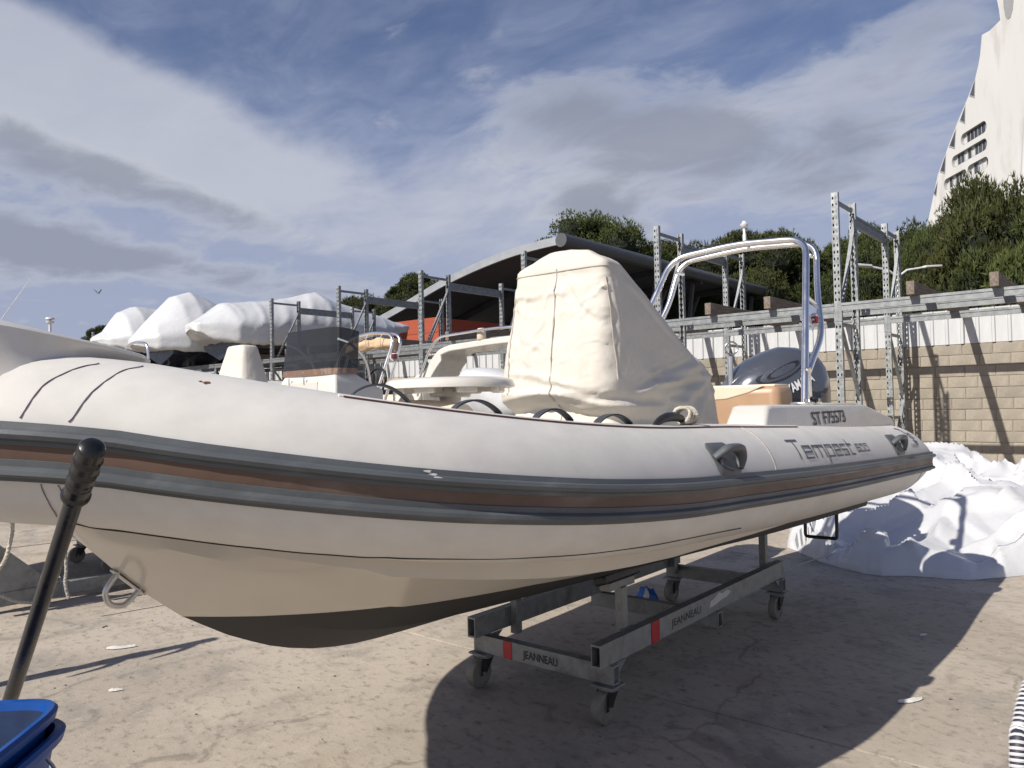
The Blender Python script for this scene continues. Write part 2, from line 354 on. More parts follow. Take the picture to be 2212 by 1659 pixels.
# ------------------------------------------------------------------ ground
def concrete_mat():
    m = bpy.data.materials.new('yard_concrete'); m.use_nodes = True; nt = m.node_tree; N = nt.nodes; L = nt.links; bs = N['Principled BSDF']
    g = N.new('ShaderNodeNewGeometry'); pos = g.outputs['Position']
    def noi(sc, det=8, ro=.6, st=None, dist=0):
        v = pos
        if st:
            mp = N.new('ShaderNodeMapping'); L.new(v, mp.inputs[0]); mp.inputs['Scale'].default_value = st; mp.inputs['Rotation'].default_value = (0, 0, R(25)); v = mp.outputs[0]
        n = N.new('ShaderNodeTexNoise'); n.inputs['Scale'].default_value = sc; n.inputs['Detail'].default_value = det; n.inputs['Roughness'].default_value = ro; n.inputs['Distortion'].default_value = dist
        L.new(v, n.inputs['Vector']); return n.outputs[0]
    def ramp(x, lo, hi, a=0, b=1):
        r = N.new('ShaderNodeMapRange'); r.interpolation_type = 'SMOOTHSTEP'; L.new(x, r.inputs[0])
        for i, q in zip((1, 2, 3, 4), (lo, hi, a, b)): r.inputs[i].default_value = q
        return r.outputs[0]
    def mix(f, a, b, mode='MIX'):
        x = N.new('ShaderNodeMix'); x.data_type = 'RGBA'; x.blend_type = mode
        if isinstance(f, float): x.inputs[0].default_value = f
        else: L.new(f, x.inputs[0])
        for i, q in ((6, a), (7, b)):
            if isinstance(q, tuple): x.inputs[i].default_value = (*q, 1)
            else: L.new(q, x.inputs[i])
        return x.outputs[2]
    def mul(a, b):
        x = N.new('ShaderNodeMath'); x.operation = 'MULTIPLY'
        for i, q in enumerate((a, b)):
            if isinstance(q, float): x.inputs[i].default_value = q
            else: L.new(q, x.inputs[i])
        return x.outputs[0]
    big = noi(.55, 6, .55); mid = noi(2.0, 10, .70, (1, 1.25, 1), .25); fine = noi(13, 10, .74, (1, 1.5, 1)); grit = noi(95, 5, .7)
    c = mix(ramp(big, .40, .60), (.395, .344, .280), (.478, .418, .342))
    c = mix(mul(ramp(mid, .48, .66), .62), c, (.262, .236, .204))
    c = mix(mul(ramp(noi(1.1, 8, .7, (1.7, 1, 1), .8), .56, .66), .5), c, (.285, .258, .228))
    c = mix(mul(ramp(fine, .50, .70), .85), c, (.165, .138, .112))
    c = mix(mul(ramp(noi(9, 8, .7, (2.2, 1, 1)), .55, .72), .6), c, (.54, .48, .405))
    c = mix(mul(ramp(noi(.9, 4, .5), .62, .74), .35), c, (.30, .19, .125))      # rusty wash
    vo = N.new('ShaderNodeTexVoronoi'); vo.inputs['Scale'].default_value = 3.1; L.new(pos, vo.inputs['Vector'])
    sp = mul(ramp(vo.outputs['Distance'], .055, .03), ramp(noi(2.1, 3), .5, .6))
    wv = N.new('ShaderNodeVectorMath'); wv.operation = 'MULTIPLY_ADD'; nn_ = N.new('ShaderNodeTexNoise'); nn_.inputs['Scale'].default_value = 1.3; nn_.inputs['Detail'].default_value = 6; L.new(pos, nn_.inputs['Vector']); L.new(nn_.outputs['Color'], wv.inputs[0]); wv.inputs[1].default_value = (.9, .9, 0); L.new(pos, wv.inputs[2])
    cv = N.new('ShaderNodeTexVoronoi'); cv.feature = 'DISTANCE_TO_EDGE'; cv.inputs['Scale'].default_value = .42; L.new(wv.outputs[0], cv.inputs['Vector'])
    c = mix(mul(mul(ramp(cv.outputs['Distance'], .006, .0015), ramp(noi(.8, 3), .48, .6)), .4), c, (.14, .12, .10))
    oil = mul(ramp(noi(2.6, 8, .66, None, 1.0), .58, .70), .6)
    c = mix(oil, c, (.165, .145, .125))
    c = mix(mul(sp, .85), c, (.06, .05, .045))                                   # small dark spots
    c = mix(.22, c, mix(grit, (.25, .25, .25), (.75, .75, .75)), 'OVERLAY')
    L.new(c, bs.inputs['Base Color']); L.new(ramp(mid, .3, .7, .72, .92), bs.inputs['Roughness']); bs.inputs['Specular IOR Level'].default_value = .3
    b = N.new('ShaderNodeBump'); b.inputs['Strength'].default_value = .35; b.inputs['Distance'].default_value = .012
    ad = N.new('ShaderNodeMath'); ad.operation = 'ADD'; L.new(mul(fine, .9), ad.inputs[0]); L.new(mul(grit, .5), ad.inputs[1])
    L.new(ad.outputs[0], b.inputs['Height']); L.new(b.outputs[0], bs.inputs['Normal'])
    return m
M['concrete'] = concrete_mat()
M['earth'] = mat('far_ground', (.22, .20, .16), .95, 0, .2, .4, .3, 3)
ground = G().add([(-900, -900, -.03), (900, -900, -.03), (900, 900, -.03), (-900, 900, -.03)], [(0, 1, 2, 3)]).build('ground', M['earth']); tag(ground, kind='structure')
# concrete bays poured in strips, open joints between them
ys = [-11.64, -7.85, -4.06, -.26, 3.53, 7.32, 11.11, 14.9, 18.7]
slab_base = bpy.data.objects.new('yard_pavement', None); COL.objects.link(slab_base); WLOC['yard_pavement'] = Vector((0, 0, 0)); tag(slab_base, kind='structure')
for j in range(len(ys) - 1):
    for i, (xa, xb) in enumerate(((-62, -38), (-38, -14.5), (-14.5, 7.4), (7.4, 24))):
        g = G(); e = .008
        n = 40 if i == 2 else 6
        xs = np.linspace(xa + e, xb - e, n)
        lo = [V(x, ys[j] + e + .004 * fbm((x * 5, ys[j], 0)), 0) for x in xs]; hi = [V(x, ys[j+1] - e + .004 * fbm((x * 5, ys[j+1] + 9, 0)), 0) for x in xs]
        top = lo + hi[::-1]; m = len(top)
        g.add(top + [p + V(0, 0, -.06) for p in top], [tuple(range(m))] + [(k, (k+1) % m, m + (k+1) % m, m + k) for k in range(m)])
        g.build('slab', M['concrete'], slab_base)

# ------------------------------------------------------------------ block wall with cladding
WALL_Y = 16.65
wall = thing('block_wall', 'tan concrete block wall topped with white ribbed metal cladding behind the racks', 'wall', (-4, WALL_Y, 0))
bw, bh = .5, .208
G().box((-4.6, WALL_Y + .112, 1.25), (9.6, .20, 2.50)).build('mortar_bed', M['mortar'], wall)
bvar = []
for k in range(4):
    g = G(); g.box((0, 0, 0), (bw - .012, .18, bh - .011)); me = g.mesh('block', M['block'])
    bm = bmesh.new(); bm.from_mesh(me); bmesh.ops.bevel(bm, geom=bm.edges, offset=.006, segments=1, affect='EDGES')
    for v in bm.verts: v.co += Vector((random.uniform(-.003, .003), random.uniform(-.002, .002), random.uniform(-.003, .003)))
    bm.to_mesh(me); bm.free(); bvar.append(me)
for r in range(12):
    off = (r % 2) * bw / 2 + random.uniform(-.03, .03)
    for c in range(18):
        x = -9.2 + off + c * bw
        link('block', random.choice(bvar), wall, (x, WALL_Y + .09 + random.uniform(-.005, .004), bh * (r + .5)))
def far_block_mat():
    m = bpy.data.materials.new('far_blockwork'); m.use_nodes = True; nt = m.node_tree; bs = nt.nodes['Principled BSDF']
    tc = nt.nodes.new('ShaderNodeTexCoord'); mp = nt.nodes.new('ShaderNodeMapping'); nt.links.new(tc.outputs['Object'], mp.inputs[0]); mp.inputs['Rotation'].default_value = (R(90), 0, 0)
    b = nt.nodes.new('ShaderNodeTexBrick'); nt.links.new(mp.outputs[0], b.inputs[0]); b.inputs['Color1'].default_value = (.40, .34, .255, 1); b.inputs['Color2'].default_value = (.34, .29, .225, 1); b.inputs['Mortar'].default_value = (.25, .215, .17, 1)
    b.inputs['Scale'].default_value = 1; b.inputs['Brick Width'].default_value = .5; b.inputs['Row Height'].default_value = .208; b.inputs['Mortar Size'].default_value = .006
    nt.links.new(b.outputs[0], bs.inputs['Base Color']); bs.inputs['Roughness'].default_value = .9; return m
M['far_block'] = far_block_mat()
G().box((-25.4, WALL_Y + .10, 1.25), (32, .2, 2.5)).build('blockwork', M['far_block'], wall)
G().box((4.5, WALL_Y + .10, 1.25), (8.4, .2, 2.5)).build('blockwork', M['far_block'], wall)
# ribbed cladding: one sheet of four ribs, shared
g = G(); prof = []; pitch = .255
for k in range(4):
    x = k * pitch; prof += [(x, 0), (x + .18, 0), (x + .195, -.03), (x + .235, -.03), (x + .25, 0)]
vs = [V(x, y, 0) for x, y in prof] + [V(x, y, .66) for x, y in prof]; n = len(prof)
g.add(vs, [(i, i + 1, n + i + 1, n + i) for i in range(n - 1)]); sheet = g.mesh('cladding_sheet', M['panel'])
x = -41.5
while x < 8:
    link('cladding_sheet', sheet, wall, (x, WALL_Y + .0 + random.uniform(-.004, .004), 2.503 + random.uniform(-.006, .004))); x += 4 * pitch + .002

# ------------------------------------------------------------------ storage racks
def perforated():
    m = bpy.data.materials.new('perforated_upright'); m.use_nodes = True; nt = m.node_tree; N = nt.nodes; L = nt.links; bs = N['Principled BSDF']; out = N['Material Output']
    tc = N.new('ShaderNodeTexCoord'); sp = N.new('ShaderNodeSeparateXYZ'); L.new(tc.outputs['Object'], sp.inputs[0])
    def mm(op, a, b=None):
        n = N.new('ShaderNodeMath'); n.operation = op
        for i, q in enumerate((a, b)):
            if q is None: continue
            if isinstance(q, (int, float)): n.inputs[i].default_value = q
            else: L.new(q, n.inputs[i])
        return n.outputs[0]
    ax = mm('DIVIDE', mm('SUBTRACT', mm('ABSOLUTE', sp.outputs[0]), .026), .0130)
    pz = mm('DIVIDE', mm('SUBTRACT', mm('FRACT', mm('DIVIDE', sp.outputs[2], .108)), .5), .23)
    hole = mm('LESS_THAN', mm('ADD', mm('MULTIPLY', ax, ax), mm('MULTIPLY', pz, pz)), 1.0)
    n1 = N.new('ShaderNodeTexNoise'); L.new(tc.outputs['Object'], n1.inputs['Vector']); n1.inputs['Scale'].default_value = 14; n1.inputs['Detail'].default_value = 6
    rp = N.new('ShaderNodeValToRGB'); L.new(n1.outputs[0], rp.inputs[0]); rp.color_ramp.elements[0].position = .38; rp.color_ramp.elements[1].position = .66
    rp.color_ramp.elements[0].color = (.19, .202, .205, 1); rp.color_ramp.elements[1].color = (.36, .375, .375, 1); L.new(rp.outputs[0], bs.inputs['Base Color'])
    bs.inputs['Metallic'].default_value = .45; bs.inputs['Roughness'].default_value = .5
    t = N.new('ShaderNodeBsdfTransparent'); mx = N.new('ShaderNodeMixShader'); L.new(hole, mx.inputs[0]); L.new(bs.outputs[0], mx.inputs[1]); L.new(t.outputs[0], mx.inputs[2]); L.new(mx.outputs[0], out.inputs[0])
    return m
M['perf'] = perforated()
def post_mesh(h):
    g = G(); g.box((0, 0, h/2), (.104, .003, h)); g.box((-.0505, .038, h/2), (.003, .070, h)); g.box((.0505, .038, h/2), (.003, .070, h)); g.box((-.036, .0745, h/2), (.03, .003, h)); g.box((.036, .0745, h/2), (.03, .003, h))
    return g.mesh('post', M['perf'])
P_TALL, P_SHORT = post_mesh(4.79), post_mesh(3.02)
base_plate = G().box((0, .03, .004), (.16, .14, .008)).mesh('base_plate', M['galv'])
splice = G().box((0, -.006, 2.88), (.116, .004, .30)).box((-.0, -.0095, 2.88), (.006, .004, .30)).mesh('splice_plate', M['galv'])
XK = {k: -3.73 - 3.19 * k for k in range(-1, 10)}
YL = (12.5, 13.5, 15.45, 16.42)
def beam_geo(g, a, b, h=.125, d=.05):
    """rolled beam with two flanges and a set-back web"""
    a, b = Vector(a), Vector(b); up = Vector((0, 0, 1)); t = (b - a).normalized(); s = t.cross(up)
    g.bar(a + up * (h/2 - .02), b + up * (h/2 - .02), d, .04); g.bar(a - up * (h/2 - .02), b - up * (h/2 - .02), d, .04); g.bar(a, b, d * .55, h - .08)
beam_me = {}
def beam_mesh(L):
    k = round(L, 3)
    if k not in beam_me:
        g = G(); beam_geo(g, (-L/2, 0, 0), (L/2, 0, 0)); beam_me[k] = g.mesh('beam', M['galv'])
    return beam_me[k]
for row, (y0, y1) in enumerate(((YL[0], YL[1]), (YL[2], YL[3]))):
    rack = thing('boat_rack', ('front row of tall galvanised perforated racking with boats and timbers on it', 'rear row of galvanised perforated racking standing against the block wall')[row], 'rack', (-16, y0, 0))
    for k, x in XK.items():
        tall = k not in (6, 7, 8)
        for i, y in enumerate((y0, y1)):
            link('post', P_TALL if tall else P_SHORT, rack, (x, y, 0), (0, 0, 0) if i == 0 else (0, 0, math.pi))
            link('base_plate', base_plate, rack, (x, y, 0), None if i == 0 else (0, 0, math.pi))
            if i == 0 and tall: link('splice_plate', splice, rack, (x, y, 0))
        zs = [(.25, 0), (1.45, 1), (2.75, 0)] + ([(4.45, 1)] if tall else [])
        for (za, sa), (zb, sb) in zip(zs, zs[1:]):
            G().bar((x + .012, (y0, y1)[sa] + .03, za), (x + .012, (y0, y1)[sb] + .03 - .06 * sb, zb), .036, .055, (1, 0, 0)).build('brace', M['galv'], rack)
        for z in ((.25, 1.12, 2.70, 4.66) if tall else (.25, 1.12, 2.70)):
            G().bar((x - .01, y0 + .076, z), (x - .01, y1 - .076, z), .04, .055).build('brace', M['galv'], rack)
        if row == 0 and tall:
            g = G(); beam_geo(g, (x, y1 + .02, 4.50), (x, YL[2] - .02, 4.50), .19, .06); g.build('tie_beam', M['galv'], rack)
            if k < 3: g = G(); beam_geo(g, (x, y1 + .02, 1.10), (x, YL[2] - .02, 1.10), .14, .05); g.build('tie_beam', M['galv'], rack)
    ks = sorted(XK)
    for ka, kb in zip(ks, ks[1:]):
        xa, xb = XK[ka], XK[kb]
        for y in ((y0 - .035, y1 + .035) if row == 0 else (y0 - .035,)):
            link('beam', beam_mesh(abs(xa - xb) - .11), rack, ((xa + xb)/2, y + (.035 if y < y0 else -.035), 2.955))
ti = 0
ord_ = ['nearest the right edge of the photo', 'second from the right edge', 'third from the right edge', 'fourth from the right edge', 'fifth from the right edge', 'sixth from the right edge', 'seventh from the right edge', 'eighth from the right edge', 'ninth from the right edge', 'tenth from the right edge', 'eleventh from the right edge', 'twelfth from the right edge', 'thirteenth from the right edge', 'fourteenth from the right edge']
for k in range(-1, 6):
    for dx in (1.05, 2.1):
        x = XK[k] - 3.19 + (3.19 - dx)
        z0 = 3.020; w = .11; h = .20
        prof = [(12.28, 0), (12.28, h), (12.62, h), (16.7, h * .93), (16.7, 0)]
        g = G().prism([V(x - w/2, y, z0 + z) for y, z in prof], (w, 0, 0))
        o = g.build('timber', M['wood'], None, None, .006); ti += 1
        tag(o, 'old brown timber laid across the rack beams, ' + ord_[ti - 1], 'timber', 'timber bearers on the rack')

# ------------------------------------------------------------------ dark shed with an arched roof, red building
SY = 26.0
shed = thing('open_shed', 'dark open shed with an arched metal roof behind the racks', 'shed', (-24, 38, 0))
arcpx = [(820, 686), (880, 652), (950, 610), (1020, 575), (1090, 546), (1150, 527), (1215, 511)]
arc = [at(x, y, 1, SY) for x, y in arcpx]
arc = smoothpath(arc, 5)
L_ = 30.5
def off(p, dz, dy=0): return p + V(0, dy, dz)
g = G(); nA = len(arc)
g.add([p for p in arc] + [off(p, 0, L_) for p in arc], [(i, i+1, nA+i+1, nA+i) for i in range(nA-1)]); g.build('roof', M['roof'], shed, 30, 0, False)
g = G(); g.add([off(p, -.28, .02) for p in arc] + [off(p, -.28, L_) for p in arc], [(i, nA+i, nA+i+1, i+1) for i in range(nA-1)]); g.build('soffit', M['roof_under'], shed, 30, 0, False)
G().rings([[off(p, .03, -.10), off(p, -.32, -.10), off(p, -.32, .02), off(p, .03, .02)] for p in arc]).build('fascia', M['fascia'], shed, 40)
e = arc[-1]
G().tube([off(e, -.16, -.12), off(e, -.16, L_)], .30, 14).build('eave_roll', M['roof'], shed, 50)
for k in range(1, 7):       # ribs under the roof
    y = SY + k * L_ / 7
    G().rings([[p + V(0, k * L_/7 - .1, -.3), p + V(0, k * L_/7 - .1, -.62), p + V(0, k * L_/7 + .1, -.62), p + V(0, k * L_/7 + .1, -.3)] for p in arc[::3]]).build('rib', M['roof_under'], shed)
for k in range(0, 8):
    y = SY + .6 + k * L_ / 7.4
    G().bar((e.x - 1.6, y, 0), (e.x - .5, y, e.z - .5), .18, .18, (0, 1, 0)).build('strut', M['roof'], shed)
    G().bar((e.x - 5.5, y, 0), (e.x - 2.2, y, e.z - .7), .16, .16, (0, 1, 0)).build('strut', M['roof'], shed)
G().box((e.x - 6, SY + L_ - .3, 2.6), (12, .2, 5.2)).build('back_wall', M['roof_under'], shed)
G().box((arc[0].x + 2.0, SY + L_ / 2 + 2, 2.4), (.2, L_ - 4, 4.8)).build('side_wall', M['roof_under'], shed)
rx0, rx1 = -36.0, at(948, 700, 1, 24.5).x; rz = at(900, 690, 1, 24.5).z
red = thing('red_building', 'low red timber clad building beside the dark shed', 'building', ((rx0 + rx1)/2, 24.5, 0))
G().box(((rx0 + rx1)/2, 24.8, rz/2 - .02), (rx1 - rx0 - .06, .5, rz - .04)).build('wall', M['mortar'], red)
nb = 8
for k in range(nb):
    hh = rz / nb
    for q in range(3):
        ln = (rx1 - rx0) / 3
        G().box((rx0 + ln * (q + .5), 24.52 + random.uniform(-.006, .006), hh * (k + .5)), (ln - .015, .05, hh - .018)).build('board', M['red_board'], red)
red2 = G()
G().box(((rx1 + e.x)/2, 29.5, rz/2 - .2), (e.x - rx1 - 4, .3, rz - .4)).build('rear_wall', M['red_board'], red)
G().box((rx1 - .05, 27.0, rz/2 - .02), (.1, 4.6, rz - .05)).build('side_wall', M['red_board'], red)

# ------------------------------------------------------------------ pines
def crown_mesh(name, rx, rz_, n_tuft, seed, flat=.55):
    """umbrella pine crown: clumps over a dome, each clump set with upright needle tufts"""
    rng = np.random.default_rng(seed); rnd = random.Random(seed)
    nc = 62; cl = []
    for i in range(nc):
        t = rnd.random(); a = rnd.random() * 2 * math.pi
        el = math.asin(min(1, t)) if i % 3 else -rnd.random() * .45
        rr = rnd.uniform(.66, .95)
        cl.append((np.array([rx * rr * math.cos(el) * math.cos(a), rx * rr * math.cos(el) * math.sin(a), rz_ * rr * math.sin(el)]), rnd.uniform(.15, .34) * rx * .8))
    per = n_tuft // nc; VV = []; TT = []
    nq = 4
    for c, r in cl:
        ct = rng.uniform(0.0, .42)
        d = rng.normal(size=(per, 3)); d /= np.linalg.norm(d, axis=1)[:, None]; d[:, 2] = np.where(d[:, 2] < -.3, -d[:, 2] * .6, d[:, 2])
        p = c + d * r * rng.uniform(.70, 1.04, (per, 1)) * np.array([1, 1, flat + .25])
        ax = d * .6 + np.array([0, 0, .7]) + rng.normal(size=(per, 3)) * .18; ax /= np.linalg.norm(ax, axis=1)[:, None]
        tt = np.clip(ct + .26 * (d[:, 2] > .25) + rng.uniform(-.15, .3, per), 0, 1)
        o = np.repeat(p, nq, 0); sp = np.repeat(ax, nq, 0) + rng.normal(size=(per * nq, 3)) * .5; sp /= np.linalg.norm(sp, axis=1)[:, None]
        sd = np.cross(sp, rng.normal(size=(per * nq, 3))); sd /= np.linalg.norm(sd, axis=1)[:, None] + 1e-6
        ln = rng.uniform(.07, .17, (per * nq, 1)) * rng.uniform(.7, 1.5); w = rng.uniform(.016, .03, (per * nq, 1))
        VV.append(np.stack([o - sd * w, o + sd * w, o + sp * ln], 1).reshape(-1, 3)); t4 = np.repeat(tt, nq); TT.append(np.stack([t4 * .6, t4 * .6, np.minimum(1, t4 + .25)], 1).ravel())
    VV = np.concatenate(VV); TT = np.concatenate(TT)
    nt_ = len(VV) // 3; me = bpy.data.meshes.new(name); me.vertices.add(len(VV)); me.vertices.foreach_set('co', VV.ravel()); me.loops.add(len(VV)); me.loops.foreach_set('vertex_index', np.arange(len(VV)))
    me.polygons.add(nt_); me.polygons.foreach_set('loop_start', np.arange(nt_) * 3); me.update(calc_edges=True)
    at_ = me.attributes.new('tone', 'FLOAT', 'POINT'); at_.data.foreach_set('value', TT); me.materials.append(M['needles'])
    # inner dark masses that close the crown
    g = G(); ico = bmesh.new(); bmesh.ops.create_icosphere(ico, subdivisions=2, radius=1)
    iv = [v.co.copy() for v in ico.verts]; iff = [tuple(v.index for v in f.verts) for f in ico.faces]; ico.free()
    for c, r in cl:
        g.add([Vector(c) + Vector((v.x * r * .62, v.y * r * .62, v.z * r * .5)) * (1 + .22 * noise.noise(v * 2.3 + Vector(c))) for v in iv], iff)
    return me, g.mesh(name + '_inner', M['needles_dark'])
CR = [crown_mesh('crown', 4.2, 2.5, 34000, s) for s in (3, 11, 23)]
def pine(x, y, depth, label, sx, sz, var, rot=0, group='stone pines behind the racks', d_is_y=None):
    """tree whose crown top is seen at (x, y) at that distance from the eye"""
    d = ray(x, y); hd = math.hypot(d.x, d.y); p = EYE + d * (depth / hd)
    top = p.z; t = thing('pine_tree', label, 'tree', (p.x, p.y, 0), group)
    me, inn = CR[var]; cz = top - 2.5 * sz * 1.14
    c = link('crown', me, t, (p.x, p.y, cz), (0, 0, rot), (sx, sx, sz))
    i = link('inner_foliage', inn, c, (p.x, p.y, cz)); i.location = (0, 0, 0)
    g = G(); pts = smoothpath([(p.x, p.y, 0), (p.x + .15, p.y, cz * .4), (p.x - .1, p.y + .1, cz * .75), (p.x, p.y, cz + .6)], 4)
    g.tube(pts, [.26 - .14 * k / (len(pts)-1) for k in range(len(pts))], 9)
    for k in range(5):
        a = k * 1.26 + rot; q = Vector(pts[int(len(pts) * .72)])
        g.tube([q, q + V(math.cos(a) * 1.1 * sx, math.sin(a) * 1.1 * sx, .6), q + V(math.cos(a) * 2.6 * sx, math.sin(a) * 2.6 * sx, 1.5)], [.1, .075, .03], 6)
    g.build('trunk', M['bark'], t, 40)
    return t
pine(1290, 468, 50, 'wide round pine crown rising above the arched shed roof', 1.28, 1.6, 0, 0)
pine(1420, 520, 52, 'pine crown half hidden by the shed roof, left of the first rack tower', .95, 1.3, 1, 2)
pine(945, 590, 46, 'pine crown showing just above the left slope of the shed roof', .85, .9, 2, 1)
pine(775, 640, 48, 'small pine crown between the wrapped boat and the shed roof', .75, 1.0, 1, .4)
pine(235, 702, 62, 'low distant pine behind the leftmost rack posts', .40, .5, 2, 2)
pine(1600, 500, 58, 'pine crown behind the boat arch, left of its top corner', 1.45, 1.9, 1, 1)
pine(1745, 492, 60, 'pine crown right behind the corner of the stainless boat arch', 1.5, 2.0, 2, .5)
pine(1850, 510, 57, 'pine crown between the posts of the tallest rack tower', 1.3, 1.9, 0, 3)
pine(1955, 500, 56, 'pine crown just right of the tallest rack tower, below the white tower', 1.25, 2.0, 1, 4)
pine(2118, 430, 28, 'big pine in front of the white tower at the right', .52, 1.25, 0, 5)
pine(2245, 352, 26, 'tallest pine at the right edge of the photo', .80, 1.5, 2, 2)
pine(2330, 420, 24, 'pine at the right edge, partly out of the photo', .8, 1.6, 1, 3)
pine(2035, 478, 31, 'lower pine under the white tower, left of the big pine', .42, 1.2, 2, 1)
pine(2120, 560, 31, 'shaded lower pine below the big pine at the right', .9, 1.4, 1, 2)
pine(1700, 590, 66, 'shaded lower pine behind the end of the shed eave', 1.8, 2.0, 0, 1)
pine(1880, 590, 64, 'shaded lower pine seen through the right rack tower', 1.8, 2.0, 1, 2)

# ------------------------------------------------------------------ white stepped tower
fa = CAM_M.to_3x3()
def camxy(x, y):   # view-aligned horizontal coordinates to world
    return V(x * .76604 - y * .64279, x * .64279 + y * .76604, 0)
T_O = camxy(72, 107); T_D = camxy(.033, 1).normalized(); T_N = camxy(-1, .033).normalized()
def fac(x, y):
    d = ray(x, y); t = (T_O - EYE).dot(T_N) / d.dot(T_N); return EYE + d * t
tower = thing('apartment_tower', 'tall white curved apartment tower with rounded strip windows at top right', 'building', tuple(fac(2120, 400).xy) + (0,))
def fl(p): q = p - T_O; return (q.dot(T_D), p.z)         # to facade plane coordinates
def uf(s, z, o=0): return V(T_O.x + T_D.x * s + T_N.x * o, T_O.y + T_D.y * s + T_N.y * o, z)
edge = [(2000, 500), (2007.7, 463.7), (2026, 376.6), (2051, 309), (2072, 255), (2090.6, 210.8), (2107.4, 165.8), (2113.5, 140), (2117.3, 118), (2121, 75.3), (2138, 66), (2160.8, 43.6), (2158, 22), (2153.8, 0), (2152, -20)]
# large scoop near the top
outl = [fl(fac(*p)) for p in edge]
s0 = outl[0][0]
right_s = fl(fac(2330, 300))[0]
outl = [(outl[0][0] + 3, 0)] + outl + [(right_s, outl[-1][1] + 6), (right_s, 0)]
def pill(xa, ya, xb, yb, h):
    """rounded strip window from its left end centre to its right end centre, as facade coordinates"""
    a = fl(fac(xa, ya)); b = fl(fac(xb, yb)); hh = h / 2; z = (a[1] + b[1]) / 2; lo, hi = min(a[0], b[0]), max(a[0], b[0]); pts = []
    for k in range(9): an = -math.pi/2 + math.pi * k / 8; pts.append((hi + math.cos(an) * hh * .9, z + math.sin(an) * hh))
    for k in range(9): an = math.pi/2 + math.pi * k / 8; pts.append((lo + math.cos(an) * hh * .9, z + math.sin(an) * hh))
    return pts
wins = [pill(2082, 303, 2124, 272, 1.8), pill(2062, 349, 2125.5, 312, 1.8), pill(2045, 400, 2082, 376, 1.8), pill(2096, 370, 2128, 350, 1.8), pill(2062, 420, 2075, 410, 1.5), pill(2098, 400, 2110, 392, 1.4)]
scoop = [fl(fac(1882.6 + x/3.558, y/3.558)) for x, y in ((1012, -40), (1018, 60), (1030, 125), (1050, 150), (1072, 130), (1088, 70), (1094, 0), (1094, -40))]
bm = bmesh.new(); edges = []
for loop in [outl] + wins:
    vv = [bm.verts.new(uf(s, z)) for s, z in loop]
    edges += [bm.edges.new((vv[i], vv[(i+1) % len(vv)])) for i in range(len(vv))]
bmesh.ops.triangle_fill(bm, use_beauty=True, use_dissolve=False, edges=edges)
me = bpy.data.meshes.new('facade'); base = WLOC[tower.name]
for v in bm.verts: v.co -= base
bm.normal_update()
nrm = Vector(T_N)
for f in bm.faces:
    if f.normal.dot(nrm) < 0: f.normal_flip()
bm.to_mesh(me); bm.free(); me.materials.append(M['tower'])
fo = bpy.data.objects.new('facade', me); COL.objects.link(fo); fo.parent = tower; WLOC[fo.name] = base
g = G(); n = len(outl)      # the flanks behind the facade
g.add([uf(s, z) for s, z in outl] + [uf(s, z, -13) for s, z in outl], [(i, n + i, n + (i+1) % n, (i+1) % n) for i in range(n)] + [tuple(range(2*n-1, n-1, -1))])
g.build('flank', M['tower'], tower)
rndw = random.Random(5)
for w in wins:
    lo = min(p[0] for p in w); hi = max(p[0] for p in w); zc = sum(p[1] for p in w)/len(w); h = max(p[1] for p in w) - min(p[1] for p in w); m = len(w)
    win = G(); win.add([uf(s, z, .02) for s, z in w] + [uf(s, z, -.55) for s, z in w], [(i, (i+1) % m, m + (i+1) % m, m + i) for i in range(m)]); win = win.build('window', M['frame_grey'], tower)
    nseg = max(2, int((hi - lo) / .95))
    for k in range(nseg):
        a = lo + (hi - lo) * k / nseg; b = lo + (hi - lo) * (k+1) / nseg
        G().add([uf(a, zc - h/2, -.5), uf(b, zc - h/2, -.5), uf(b, zc + h/2, -.5), uf(a, zc + h/2, -.5)], [(0, 1, 2, 3)]).build('pane', M['curtain'] if rndw.random() < .28 else M['glass_dark'], win)
        G().bar(uf(a, zc - h/2, -.42), uf(a, zc + h/2, -.42), .06, .06).build('mullion', M['frame_grey'], win)
g = G(); g.prism([uf(s, z, .05) for s, z in scoop], T_N * -1.0); g.build('roof_scoop', M['frame_grey'], tower)
sc = scoop[0]
# triangular windows along the sloping edge
for (xa, ya, xb, yb, xc, yc) in ((2094, 208, 2107, 168, 2106, 212), (2073, 262, 2086, 225, 2085, 268), (2050, 318, 2066, 275, 2063, 322), (2030, 372, 2044, 330, 2042, 376), (2017, 420, 2026, 390, 2023, 425)):
    a, b, c = (fl(fac(*q)) for q in ((xa, ya), (xb, yb), (xc, yc)))
    w = G().prism([uf(*a, .04), uf(*b, .04), uf(*c, .04)], T_N * -.3).build('edge_window', M['frame_grey'], tower)
    ct = ((a[0]+b[0]+c[0])/3, (a[1]+b[1]+c[1])/3); sh_ = lambda p: (ct[0] + (p[0]-ct[0])*.72, ct[1] + (p[1]-ct[1])*.72)
    G().prism([uf(*sh_(a), .07), uf(*sh_(b), .07), uf(*sh_(c), .07)], T_N * -.1).build('pane', M['glass_dark'], w)
# curved wing at the photo's right edge
cx = fl(fac(2245, 300))[0]; ztop = fl(fac(2205, 160))[1]
rg = []
for k in range(12):
    t = k / 11; z = ztop * (1 - .98 * t) ; wd = 1.2 + 4.2 * math.sqrt(max(0, t * 1.6 if t < .6 else .96))
    rg.append([uf(cx - 8 + 8 - wd * math.cos(a) * .55 - 2, z, .2 + wd * .8 * math.sin(a)) for a in np.linspace(0, math.pi, 9)])
G().rings(rg, False, False).build('curved_wing', M['tower'], tower, 50)
